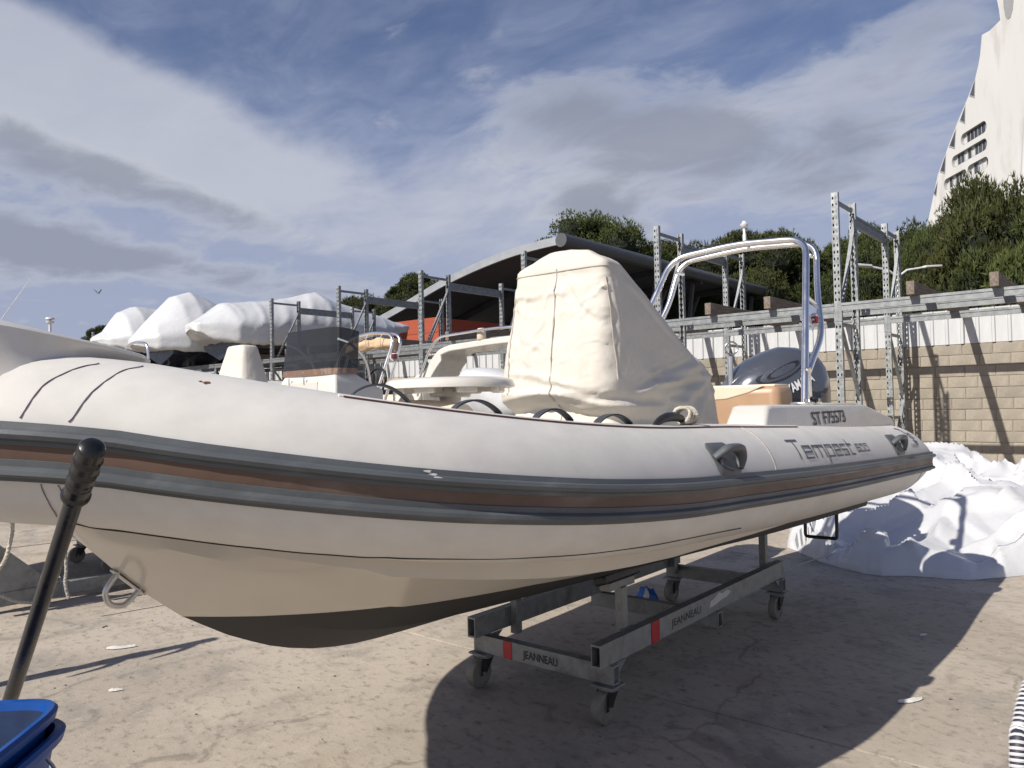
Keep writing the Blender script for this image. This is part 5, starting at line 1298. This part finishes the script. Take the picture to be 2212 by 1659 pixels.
# tray that carries the buckets
c0 = cw(-1.21, 1.55, 0); ax = camxy(1, 0); ay = camxy(0, 1); Mz = Matrix.Rotation(R(40), 3, 'Z')
G().box((c0.x, c0.y, .605), (.32, .36, .03), Mz).build('tray', M['black'], cart, None, .01)
for a_, b_ in ((-.13, -.15), (.13, -.15), (-.13, .15), (.13, .15)):
    q = c0 + ax*a_ + ay*b_
    G().tube([q + V(0, 0, .09), q + V(0, 0, .59)], .014, 8).build('leg', M['pole'], cart, 60)
    G().lathe([(.01, -.016), (.045, -.014), (.05, 0), (.045, .014), (.01, .016)], q + V(0, 0, .05), 16, ax).build('wheel', M['rubber'], cart, 40)
def bucket(cx_, cy_, z0, z1, w0, d0, w1, d1, label, nested):
    t = thing('bucket', label, 'bucket', tuple(cw(cx_, cy_, z0)), 'blue buckets'); rot = .10
    def ring(w, d, z, n=32, e_=.42):
        out = []
        for k in range(n):
            a = 2*math.pi*k/n; x = w*math.copysign(abs(math.cos(a))**e_, math.cos(a)); y = d*math.copysign(abs(math.sin(a))**e_, math.sin(a))
            out.append(cw(cx_ + x*math.cos(rot) - y*math.sin(rot), cy_ + x*math.sin(rot) + y*math.cos(rot), z))
        return out
    k_ = lambda z: (z - z0)/(z1 - z0)
    W = lambda z: w0 + (w1 - w0)*k_(z); D = lambda z: d0 + (d1 - d0)*k_(z)
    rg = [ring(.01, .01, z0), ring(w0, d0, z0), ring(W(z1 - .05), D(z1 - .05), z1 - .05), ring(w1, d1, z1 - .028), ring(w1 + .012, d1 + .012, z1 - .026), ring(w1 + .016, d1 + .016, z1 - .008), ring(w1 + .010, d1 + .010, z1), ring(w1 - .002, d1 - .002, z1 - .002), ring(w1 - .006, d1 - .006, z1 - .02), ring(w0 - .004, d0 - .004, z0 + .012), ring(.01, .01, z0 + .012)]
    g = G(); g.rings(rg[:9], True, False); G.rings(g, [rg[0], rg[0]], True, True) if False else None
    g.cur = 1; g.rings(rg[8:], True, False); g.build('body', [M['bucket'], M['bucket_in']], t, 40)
    return t, ring
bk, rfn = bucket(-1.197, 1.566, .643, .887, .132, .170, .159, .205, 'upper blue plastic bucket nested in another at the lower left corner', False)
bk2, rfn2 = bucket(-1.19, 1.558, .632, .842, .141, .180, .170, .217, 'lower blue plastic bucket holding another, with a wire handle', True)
rr2 = rfn2(.170, .217, .82); q0 = rr2[0] + ax*.02 - ay*.05; 
G().tube(smoothpath([q0 + ay*.10, q0 + ax*.03 + ay*.08 + V(0, 0, -.02), q0 + ax*.055 + ay*.02 + V(0, 0, -.05), q0 + ax*.045 - ay*.06 + V(0, 0, -.10), q0 + ax*.01 - ay*.12 + V(0, 0, -.12)], 6), .0035, 8).build('wire_handle', M['steel_dull'], bk2, 60)
hs = [EYE + ray(x, y) * d for x, y, d in ((2206, 1760, 1.9), (2200, 1659, 2.0), (2206, 1570, 2.05), (2224, 1495, 2.1), (2260, 1430, 2.15), (2330, 1400, 2.2), (2420, 1430, 2.2), (2480, 1560, 2.1), (2500, 1800, 1.9))]
hs[0].z = .3; pth = smoothpath(hs, 40)
h0 = hs[0].copy(); h0.z = .03; h9 = hs[-1].copy(); h9.z = .03
pth = smoothpath([h0 + V(.3, -.2, 0), h0, hs[1], hs[2], hs[3], hs[4], hs[5], hs[6], hs[7], h9], 34)
L = 0; rs = []; prev = pth[0]
hose = thing('corrugated_hose', 'black and white ribbed hose looping up at the bottom right edge', 'hose', tuple(h0))
G().tube(pth, .019, 12).build('core', M['hose_d'], hose, 60)
# spiral rib
acc = [0]
for a, b in zip(pth, pth[1:]): acc.append(acc[-1] + (b - a).length)
sp_pts = []; NN = int(acc[-1] / .014 * 10)
A = np.array([tuple(p) for p in pth]); tt = np.linspace(0, acc[-1], NN); XYZ = np.stack([np.interp(tt, acc, A[:, i]) for i in range(3)], -1)
for i in range(0, NN):
    p = Vector(XYZ[i]); t = (Vector(XYZ[min(i+3, NN-1)]) - Vector(XYZ[max(i-3, 0)])).normalized(); u = t.cross(V(0, 1, .2)).normalized(); w = t.cross(u)
    a = 2*math.pi*i/10; sp_pts.append(p + (u*math.cos(a) + w*math.sin(a)) * .0205)
G().tube(sp_pts, .0042, 5).build('spiral_rib', M['hose_w'], hose, 60)

# unseen pole added to cast the shadow across the slab at the left
pb_ = V(*camxy(-3.75, 3.75))
mp_ = thing('shadow_pole', 'upright steel pole with rags out of view, added to cast a shadow', 'pole', (pb_.x, pb_.y, 0))
G().tube([pb_, pb_ + V(0, 0, 1.7)], .045, 10).build('shaft', M['galv'], mp_, 60)
G().box(pb_ + V(0, 0, .02), (.4, .4, .04)).build('foot', M['galv'], mp_)
for k in range(4):
    g = G(); z = 1.0 + .17*k; sgn = 1 if k % 2 else -1
    g.tube(smoothpath([pb_ + V(0, 0, z + .1), pb_ + camxy(.08*sgn, -.05) + V(0, 0, z), pb_ + camxy(.12*sgn, -.08) + V(0, 0, z - .18)], 4), [.03, .05, .06, .06, .05, .05, .04, .03, .01], 8, True, .4); g.build('rag', M['rope_grey'], mp_, 60)

# ------------------------------------------------------------------ scraps on the slab
for i, (x, y, w, lab) in enumerate(((262, 1399, .17, 'torn strip of white paper on the concrete left of the keel'), (250, 1492, .07, 'small white paper crumb on the concrete nearest the blue bucket'), (1966, 1514, .14, 'flattened white paper scrap on the sunlit concrete at right'), (1995, 1373, .05, 'bent white plastic strip on the concrete at the right edge below the plastic heap'))):
    c = at(x, y, 2, .004); g = G(); rg = []
    for k in range(9):
        t = k/8 - .5; ww = w*.16*(1 - (2*t)**2*.8)*(1 + .5*noise.noise(V(k*1.7, i*3, 0)))
        q = c + camxy(t*w, t*w*.25); zq = .006 + .012*abs(noise.noise(V(k*2.3, i, 4)))
        rg.append([q + camxy(0, ww) + V(0, 0, .002), q + V(0, 0, zq + .006), q - camxy(0, ww) + V(0, 0, .002), q + V(0, 0, zq)])
    g.rings(rg); tag(g.build('paper_scrap', M['paper'], None, 50), lab, 'paper')
rnd = random.Random(9); g = G()
for k in range(420):
    a = rnd.uniform(-3.2, 6); b = rnd.uniform(2.2, 10); c = camxy(a, b); s = rnd.uniform(.003, .009)
    if rnd.random() < .12: s *= 1.8
    an = rnd.uniform(0, 6.28)
    g.add([c + V(math.cos(an + q*2.09)*s*rnd.uniform(.5, 1.6), math.sin(an + q*2.09)*s, .0015 + (.004 if q == 0 else 0)) for q in range(3)] + [c + V(0, 0, s*.6)], [(0, 1, 3), (1, 2, 3), (2, 0, 3), (0, 2, 1)])
o = g.build('grit', mat('leaf_grit', (.075, .055, .04), .9, 0, .4, 3), None, None, 0, False); tag(o, 'scattered dark leaf crumbs and grit on the concrete', 'grit', None, 'stuff')

# ------------------------------------------------------------------ second inflatable boat behind
DX, DY = -5.75, .25
b2 = thing('inflatable_boat', 'second inflatable boat with tinted windscreen and folded tan bimini behind the bow', 'boat', (BX + DX, 3.6 + DY, .5))
for src in [o for o in boat.children if o.name.split('.')[0] in ('tube', 'hull', 'rubbing_strake', 'deck', 'transom')]:
    c = src.copy(); COL.objects.link(c); c.parent = b2; c.scale = (1, 1.25, 1); WLOC[c.name] = WLOC[b2.name]
CX = BX + DX
def w2(x, y, yy): return at(x, y, 1, yy)
# console with windscreen
cyy = 5.55
lo = w2(603, 862, cyy); hi = w2(720, 862, cyy); wdt = (hi.x - lo.x); cz1 = w2(640, 812, cyy).z
G().rings([[V(lo.x, cyy, 1.15), V(hi.x + .04, cyy, 1.15), V(hi.x + .04, cyy + .75, 1.15), V(lo.x, cyy + .75, 1.15)], [V(lo.x, cyy, cz1 - .12), V(hi.x + .04, cyy, cz1 - .12), V(hi.x + .04, cyy + .75, cz1 - .2), V(lo.x, cyy + .75, cz1 - .2)], [V(lo.x + .03, cyy + .06, cz1), V(hi.x - .05, cyy + .06, cz1), V(hi.x - .05, cyy + .34, cz1 + .02), V(lo.x + .03, cyy + .34, cz1 + .02)]]).build('console', M['gel_white'], b2, None, .03, True, 3)
zt = w2(650, 712, cyy).z
def screen_ring(z, ins):
    xL, xR = lo.x + .01 + ins, hi.x - .03 - ins*.3; pts = []
    for k in range(17):
        t = k/16; 
        if t < .72: pts.append(V(xL + (xR - xL)*t/.72, cyy + .05 + .09*(z - cz1) - .02*math.sin(math.pi*t/.72), z))
        else: a = (t - .72)/.28; pts.append(V(xR + .05*math.sin(a*1.5), cyy + .05 + .09*(z - cz1) + a*.30, z))
    return pts
zs_ = np.linspace(cz1 + .07, zt, 6); rg = [screen_ring(float(z), .0 + .05*i/5) for i, z in enumerate(zs_)]
rg[-1] = [p + V(0, 0, -.05*max(0, (i - 10)/6)**2) for i, p in enumerate(rg[-1])]
ws = G().rings(rg, False, False).build('windscreen', M['tint'], b2, 40)
G().rings([screen_ring(cz1 - .005, 0), screen_ring(cz1 + .07, 0)], False, False).build('screen_base', M['tint_base'], ws, 40)
for t_ in (1, 5, 9): G().lathe([(.012, 0), (.010, .008), (.002, .01)], screen_ring(cz1 + .035, 0)[t_], 8, (0, -1, 0)).build('bolt', M['steel'], ws)
hatch = G().box((lo.x + (hi.x - lo.x)*.42, cyy - .004, cz1 - .17), (wdt*.62, .012, .16)).build('hatch', M['gel_white'], b2, None, .006)
for q in (.22, .50): G().box((lo.x + wdt*q, cyy - .014, cz1 - .07), (.022, .012, .09)).build('hinge', M['steel'], hatch, None, .004)
# steering wheel and raked side tubes
G().tube([V(hi.x - .25 + .19*math.cos(a), cyy + .86 + .05*math.sin(a), cz1 - .10 + .19*math.sin(a)) for a in np.linspace(0, 6.283, 30)], .018, 8).build('steering_wheel', M['black'], b2, 60)
for x_ in (hi.x - .02, lo.x + .02): G().tube(smoothpath([V(x_, cyy + .10, cz1 + .42), V(x_, cyy + .32, cz1 + .34), V(x_, cyy + .55, cz1 + .05), V(x_, cyy + .62, 1.2)], 6), .017, 8).build('grab_rail', M['steel'], b2, 60)
# arch with folded bimini
ay_ = 6.95
def hoop(dy, x_in=0, h_=0):
    pl, pr_ = w2(722, 840, ay_), w2(826, 862, ay_); tl, tr = w2(738, 742, ay_), w2(858, 730, ay_)
    return [V(pl.x, ay_ - .35 + dy, 1.2), V(tl.x + .08, ay_ + dy*.6, tl.z + .02 + h_), V((tl.x + tr.x)/2, ay_ + dy*.6, tr.z + .12 + h_), V(tr.x - .03, ay_ + dy*.6, tr.z + .06 + h_), V(pr_.x + .02, ay_ - .35 + dy, 1.2)]
ra_ = G().tube(fillet(hoop(0), .22, 7), .022, 10).build('roll_bar', M['steel'], b2, 60)
G().tube(fillet(hoop(.22), .22, 7), .022, 10).build('hoop', M['steel'], ra_, 60)
hp = hoop(0); L0 = hp[1] + V(.05, .06, -.14); L1 = hp[3] + V(-.06, .06, -.14)
pts = [L0 + (L1 - L0)*t + V(0, 0, .05*math.sin(math.pi*t)) for t in np.linspace(0, 1, 30)]
rs = [.075 + .02*noise.noise(V(t*9, 2, 0)) + .012*math.cos(t*2*math.pi*3) for t in np.linspace(0, 1, 30)]
g = G(); rg = []
for i, p in enumerate(pts):
    rg.append([p + V(0, math.cos(a)*rs[i]*1.15, math.sin(a)*rs[i]) * (1 + .16*noise.noise(V(i*.12, a*1.5, 5)) + .10*math.sin(a*4 + i*.25)) for a in np.linspace(0, 6.283, 21)[:-1]])
g.rings(rg); bim = g.build('bimini_roll', M['bimini'], b2, 60)
for t_ in (.22, .5, .8):
    i = int(t_*29); p = pts[i]; G().tube([p + V(.004, .118*math.cos(a), .03 + .125*math.sin(a)) for a in np.linspace(0, 6.283, 20)], .006, 6).build('tie', M['rope'], bim, 60)
nl2 = w2(852, 772, ay_ - .1)
l2 = G().lathe([(.03, -.05), (.055, -.04), (.06, 0), (.055, .04), (.03, .05)], nl2, 16, (.6, -.8, 0)).build('navigation_light', M['lamp_white'], ra_, 50)
G().box(nl2 + V(.05, -.05, .01), (.07, .06, .065)).build('red_lens', M['red_lens'], l2, None, .012)
cu = w2(870, 868, 7.2); G().tube([V(cu.x - .5, 7.1, cu.z), V(cu.x + .1, 7.25, cu.z)], .11, 14).build('seat_roll', M['cream_v'], b2, 60)
G().tube(fillet([V(cu.x + .05, 7.0, cu.z - .05), V(cu.x + .05, 7.0, cu.z + .2), V(cu.x + .05, 7.5, cu.z + .22), V(cu.x + .05, 7.55, cu.z - .05)], .1, 6), .018, 8).build('seat_rail', M['steel'], b2, 60)
# wedge-shaped canvas cover ahead of it
cv = thing('seat_cover', 'beige wedge shaped canvas cover left of the tinted windscreen', 'cover', tuple(w2(470, 812, 4.4)))
zb = 1.25; y_ = 4.4
pz = lambda x, y: w2(x, y, y_)
prof_t = [(457, 748), (468, 745), (490, 746), (498, 752)]
L_b, R_b = pz(423, 815), pz(508, 815); L_t, R_t = pz(455, 752), pz(493, 749)
rg = []
for t in np.linspace(0, 1, 14):
    t = float(t); a = L_b + (L_t - L_b)*t; b = R_b + (R_t - R_b)*t; dpt = .62 - .42*t; z = zb + (L_t.z - zb)*t; ex = 1 + (1 - t)*.35
    mid = (a + b)/2; hw = (b.x - a.x)/2*ex; ring = []
    for k in range(28):
        an = 2*math.pi*k/28; cxx, syy = math.cos(an), math.sin(an)
        ring.append(V(mid.x + hw*math.copysign(abs(cxx)**.35, cxx), y_ + dpt/2 + dpt/2*math.copysign(abs(syy)**.35, syy) + (.18*t), z) + V(0, .012*noise.noise(V(k*.4, t*5, 1)), 0))
    rg.append(ring)
top_ = rg[-1]; mc = sum((Vector(p) for p in top_), Vector())/len(top_)
for f_, dz in ((.9, .02), (.6, .03), (.05, .035)): rg.append([mc + (p - mc)*f_ + V(0, 0, dz) for p in top_])
G().rings(rg).build('canvas', M['canvas'], cv, 60)

# ------------------------------------------------------------------ boat with white arch, further back
b3y = 8.7
b3 = thing('motor_boat', 'white motor boat with a sloping white arch and rail behind the round table', 'boat', (-9.6, 9.3, .5))
def w3(x, y, yy=b3y): return at(x, y, 1, yy)
pathw = [w3(868, 905), w3(905, 868), w3(958, 778), w3(985, 754), w3(1030, 745), w3(1110, 733), w3(1180, 728)]
pw = smoothpath(pathw, 6); rg = []
for i, p in enumerate(pw):
    t = (pw[min(i+1, len(pw)-1)] - pw[max(i-1, 0)]).normalized(); nn = V(-t.z, 0, t.x); w = .075 if p.z > pathw[4].z - .1 else .16
    rg.append([p + nn*.03 + V(0, -.25, 0), p - nn*w + V(0, -.25, 0), p - nn*w + V(0, .35, 0), p + nn*.03 + V(0, .35, 0)])
G().rings(rg).build('arch', M['gel_white'], b3, None, .02)
rl = fillet([w3(925, 850) + V(0, -.3, 0), w3(955, 760) + V(0, -.3, 0), w3(975, 730) + V(0, -.3, 0), w3(1090, 712) + V(0, -.3, 0), w3(1200, 704) + V(0, -.3, 0)], .25, 6)
G().tube(rl, .020, 10).build('rail', M['steel'], b3, 60)
g = G(); rg = []
for y, w, zk, zt_ in ((6.2, .05, 1.2, 1.55), (6.7, .45, .75, 1.48), (7.5, .9, .55, 1.42), (8.6, 1.1, .5, 1.38), (10.5, 1.15, .48, 1.35), (12.0, 1.1, .48, 1.35)):
    x = -9.7; rg.append([V(x, y, zk), V(x + w*.75, y, zk + .3), V(x + w, y, zt_), V(x - w, y, zt_), V(x - w*.75, y, zk + .3)])
g.rings(rg); g.build('hull', M['gel_white'], b3, 40)
lt3 = w3(1040, 722, b3y - .2); G().lathe([(.06, -.09), (.07, -.08), (.07, .07), (.05, .09)], lt3, 14).build('beacon', M['cream_v'], b3, 50)
# stands under it and wheels
for y in (7.4, 10.6):
    for s_ in (-.7, .7): G().bar((-9.7 + s_, y, 0), (-9.7 + s_*.8, y, .75), .07, .07).build('stand', M['galv_dirty'], b3)
# small shapes wrapped in pale plastic
def wrapped_lump(name, pts, dpt, y, label, m, z_bot, par=None, amp=.03):
    """closed outline in the photo extruded with rounded, creased skin"""
    P = [at(px_, py_, 1, y) for px_, py_ in pts]; c = sum((Vector(p) for p in P), Vector())/len(P); rg = []
    P = smoothpath(P + [P[0]], 5)[:-1]
    for t in np.linspace(0, 1, 13):
        f_ = (1 - (2*t - 1)**4)**.5 if 0 < t < 1 else .02
        rg.append([c + (p - c)*f_*(1 + amp*noise.noise(Vector(p)*2.5 + V(0, t*4, 0))) + V(0, (t)*dpt, 0) for p in P])
    g = G(); g.rings(rg)
    o = g.build(name, m, par, 60)
    if not par: tag(o, label, 'cover')
    return o
wrapped_lump('wrapped_load', [(960, 905), (963, 830), (975, 798), (1005, 793), (1050, 802), (1082, 818), (1090, 905)], 1.0, 7.6, 'pale plastic wrapped load behind the round table', M['wrap'], 1, None)
wrapped_lump('wrapped_bundle', [(862, 880), (880, 815), (905, 803), (930, 798), (938, 880)], .8, 9.4, 'pale plastic wrapped bundle below the white arch', M['wrap'], 1, None)

# ------------------------------------------------------------------ wrapped boats on the rack
def wrapped_boat(xc, label, secs_, hull_lab=None):
    """secs: (y, half width, z bottom edge, z shoulder, z top)"""
    t = thing('wrapped_boat', label, 'boat', (xc, secs_[len(secs_)//2][0], 3.0), 'white wrapped boats on the rack')
    S = np.array(secs_); yy = np.linspace(S[0,0], S[-1,0], 120); rg = []
    for y in yy:
        w, zb_, zs__, zt_ = (float(np.interp(y, S[:,0], S[:,i])) for i in (1, 2, 3, 4)); ring = []
        out = [(-w*.92, zb_), (-w*1.0, zb_ + (zs__ - zb_)*.45), (-w*.98, zs__), (-w*.62, zs__ + (zt_ - zs__)*.62), (-w*.22, zt_ - .02), (0, zt_), (w*.22, zt_ - .02), (w*.62, zs__ + (zt_ - zs__)*.62), (w*.98, zs__), (w*1.0, zb_ + (zs__ - zb_)*.45), (w*.92, zb_), (w*.5, zb_ + .03), (-w*.5, zb_ + .03)]
        Pp = smoothpath([V(a, 0, b) for a, b in out] + [V(out[0][0], 0, out[0][1])], 7)[:-1]
        for k, p in enumerate(Pp):
            q = V(xc + p.x, y, p.z); n1 = noise.noise(V(q.x*1.1, q.y*.7, q.z*1.4)); fold = (1 - abs(noise.noise(V(q.x*1.6 + q.z*1.2, q.y*1.3 - q.z*1.1, 3 + xc)))*2.4)
            rim = .05*noise.noise(V(q.y*5, q.x*3, 0)) if p.z < zb_ + .06 else 0
            ph_ = (q.y*.9 - abs(p.x)*.5 - q.z*1.15)*1.6 + .8*noise.noise(V(q.x*.5, q.y*.5, q.z*.5 + xc)); tri = max(0, 1 - abs((ph_ % 1) - .5)*5); msk = max(0, noise.noise(V(q.x*.6 + 9, q.y*.6, q.z*.6 + xc)) + .25)
            d_ = .04*n1 + .045*tri*msk + .03*max(0, fold)**2*msk
            dirv = V(p.x/(w + .01), 0, .35).normalized(); ring.append(q + dirv*d_ + V(0, 0, rim))
        rg.append(ring)
    G().rings(rg).build('wrap', M['wrap'], t, 60)
    rg = []
    for y in np.linspace(S[0,0] + .9, S[-1,0] - .1, 14):
        w, zb_ = float(np.interp(y, S[:,0], S[:,1])), float(np.interp(y, S[:,0], S[:,2])); k = max(3.03, zb_ - .62)
        rg.append([V(xc - w*.88, y, zb_ + .1), V(xc - w*.82, y, zb_ - .12), V(xc, y, k), V(xc + w*.82, y, zb_ - .12), V(xc + w*.88, y, zb_ + .1)])
    G().rings(rg).build('hull', M['navy'], t, 40)
    return t
wrapped_boat(-21.3, 'rightmost white shrink wrapped boat on the rack, longest, peaked in the middle', [(10.9, .35, 3.85, 4.05, 4.1), (11.3, .75, 3.6, 4.1, 4.35), (11.8, 1.15, 3.5, 4.1, 4.72), (12.6, 1.3, 3.48, 4.15, 4.82), (14.0, 1.32, 3.5, 4.2, 5.05), (15.1, 1.3, 3.55, 4.3, 5.36), (15.8, 1.25, 3.6, 4.3, 5.15), (17.5, 1.0, 3.9, 4.3, 4.85), (18.8, .5, 4.25, 4.45, 4.62), (19.3, .12, 4.4, 4.5, 4.58)])
wrapped_boat(-24.5, 'middle white shrink wrapped boat on the rack with a tall steep peak', [(10.6, .25, 3.62, 3.8, 3.9), (11.1, .85, 3.5, 3.95, 4.45), (11.9, 1.25, 3.45, 4.15, 5.30), (12.4, 1.3, 3.45, 4.25, 5.48), (12.9, 1.3, 3.45, 4.2, 5.35), (14.2, 1.3, 3.5, 4.15, 4.75), (16, 1.1, 3.7, 4.2, 4.75), (18, .3, 4.2, 4.3, 4.5)])
wrapped_boat(-28.3, 'leftmost white shrink wrapped boat on the rack, smallest and roundest', [(10.9, .2, 4.02, 4.12, 4.2), (11.3, .7, 3.85, 4.15, 4.42), (11.8, 1.15, 3.7, 4.3, 5.12), (12.3, 1.25, 3.65, 4.35, 5.35), (13.1, 1.25, 3.65, 4.3, 5.30), (15, 1.2, 3.7, 4.25, 5.1), (17, .4, 4.1, 4.3, 4.5)])
for xc, lab in ((-21.3, 'right'), (-24.5, 'middle'), (-28.3, 'left')):
    t = thing('stored_boat', 'dark hulled boat stored under the %s wrapped boat' % {'right': 'rightmost', 'middle': 'middle', 'left': 'leftmost'}[lab], 'boat', (xc, 14, .4), 'dark boats under the rack'); rg = []
    for y, w, zk, zt_ in ((11.0, .1, 1.5, 2.5), (11.8, .8, .9, 2.45), (13, 1.2, .5, 2.4), (15, 1.3, .42, 2.35), (17.0 if xc > -20 else 16.3, 1.25, .42, 2.3)): rg.append([V(xc, y, zk), V(xc + w*.85, y, zk + .5), V(xc + w, y, zt_), V(xc - w, y, zt_), V(xc - w*.85, y, zk + .5)])
    G().rings(rg).build('hull', M['navy'], t, 40)
    for y in (12.8, 15.2): G().box((xc, y, .25), (1.6, .12, .5)).build('cradle', M['wood'], t)
# stainless pulpit and a dark boat parked under the rack
rp = thing('parked_motor_boat', 'dark hulled motor boat with a stainless bow rail below the wrapped boats', 'boat', (-13.2, 6.2, .5))
prl = [at(x, y, 1, 5.6) for x, y in ((272, 752), (285, 742), (300, 740), (318, 748), (320, 800))]
G().tube(smoothpath(prl, 6), .022, 8).build('bow_rail', M['steel'], rp, 60)
rg = []
for y, w, zk, zt_ in ((5.3, .08, 1.5, 2.05), (6.0, .6, .95, 2.0), (7.0, 1.0, .7, 1.95), (9.0, 1.15, .6, 1.9), (11.5, 1.1, .6, 1.85)):
    x = -13.0; rg.append([V(x, y, zk), V(x + w*.8, y, zk + .35), V(x + w, y, zt_), V(x - w, y, zt_), V(x - w*.8, y, zk + .35)])
G().rings(rg).build('hull', M['navy'], rp, 40)
G().rings([[V(-13 + s_*f_, y, z) for s_, z in ((-w, zz), (w, zz), (w*.8, zz + .12), (-w*.8, zz + .12))] for y, w, zz, f_ in ((5.4, .1, 2.05, 1), (7.0, .98, 1.955, 1), (11.4, 1.08, 1.86, 1))]).build('deck', M['gel_white'], rp, 40)
for y in (7.2, 10.4):
    for s_ in (-.6, .6): G().bar((-13 + s_, y, 0), (-13 + s_*.85, y, .9), .08, .08).build('stand', M['galv_dirty'], rp)

# ------------------------------------------------------------------ trailer frame lying behind the bow
tl = thing('boat_trailer', 'grey galvanised trailer beam with winch post and rope behind the bow', 'trailer', (-6.96, 3.5, 0))
G().bar((-6.96, 1.2, .10), (-6.96, 7.6, .10), .07, .11).build('main_beam', M['galv_dirty'], tl, None, .005)
wp0 = at(62, 1285, 0, -6.96); wp1 = at(-70, 1075, 0, -6.96)
G().prism([V(-7.0, wp0.y - .38, .155), V(-7.0, wp0.y + .18, .155), V(-7.0, wp0.y - .95, 1.25), V(-7.0, wp0.y - 1.2, 1.25)], (.07, 0, 0)).build('winch_post', M['galv_dirty'], tl, None, .004)
G().bar((-6.9, wp0.y - 1.1, .75), (-6.9, wp0.y + .45, 1.12), .06, .06).build('arm', M['galv'], tl)
G().lathe([(.05, -.05), (.06, 0), (.05, .05)], (-6.9, wp0.y + .47, 1.13), 14, (1, 0, 0)).build('roller', M['rubber'], tl, 50)
ub = at(66, 1268, 0, -6.90)
G().tube(fillet([V(-6.925, wp0.y + .22, .05), V(-6.925, wp0.y + .22, .20), V(-6.995, wp0.y + .22, .20), V(-6.995, wp0.y + .22, .05)], .02, 4), .009, 6).build('u_bolt', M['galv'], tl, 50)
for s_ in (-1, 1):
    wl = G().lathe([(.08, -.07), (.20, -.07), (.26, -.06), (.275, 0), (.26, .06), (.20, .07), (.08, .07)], (-6.96 + s_*.85, 6.2, .275), 28, (1, 0, 0)).build('wheel', M['rubber'], tl, 35)
    G().lathe([(.01, -.05), (.19, -.045), (.19, .045), (.01, .05)], (-6.96 + s_*.85, 6.2, .275), 20, (1, 0, 0)).build('rim', M['galv'], wl, 40)
G().bar((-7.8, 6.2, .2), (-6.1, 6.2, .2), .06, .06).build('axle', M['galv_dirty'], tl)
def rope(pts, r, label, m):
    g = G(); P = smoothpath(pts, 10); g.tube(P, r, 7)
    for s_ in (0, 3.14):   # twisted strand laid over the core
        sp2 = []
        for i in range(len(P)):
            t = (P[min(i+1, len(P)-1)] - P[max(i-1, 0)]).normalized(); u = t.cross(V(1, .3, .2)).normalized(); w = t.cross(u); a = i*1.3 + s_; sp2.append(P[i] + (u*math.cos(a) + w*math.sin(a))*r*.55)
        g.tube(sp2, r*.72, 5)
    tag(g.build('rope', m, None, 60), label, 'rope')
rz = lambda x, y, X=-6.75: at(x, y, 0, X)
rope([rz(-25, 1150), rz(5, 1107), rz(22, 1112), rz(27, 1140), rz(20, 1180), rz(8, 1215), rz(-15, 1245)], .014, 'thick cream rope looped over the trailer post at the left edge', M['rope'])
rope([rz(-20, 1275), rz(10, 1290), rz(40, 1300), rz(75, 1302)], .013, 'grey rope lying along the trailer beam at the left edge', M['rope_grey'])
rope([rz(141, 1185, -6.2), rz(143, 1230, -6.2), rz(141, 1260, -6.2), rz(148, 1293, -6.2)], .011, 'grey rope end hanging beside the trailer beam', M['rope_grey'])
# white whip antenna of a boat beyond the left edge
an = thing('whip_antenna', 'thin white whip antenna leaning above the bow step at the left', 'antenna', tuple(at(5, 695, 1, 2.2).xy) + (1.9,))
q0, q1 = at(-4, 700, 1, 2.6), at(67, 600, 1, 2.6)
G().tube([q0 + (q0 - q1)*1.2, q0, q1], [.006, .005, .0025], 6).build('rod', M['lamp_white'], an, 60)
G().lathe([(.02, -.03), (.02, .02), (.012, .05)], q0, 10).build('ferrule', M['black'], an, 50)
# its mount: a pole so that the antenna stands on something
G().tube([V(q0.x, q0.y, 0) + V((q0 - q1).x*1.2, (q0 - q1).y*1.2, 0), q0 + (q0 - q1)*1.2], .025, 8).build('mast', M['galv'], an, 60)
print('objects', len(bpy.data.objects))
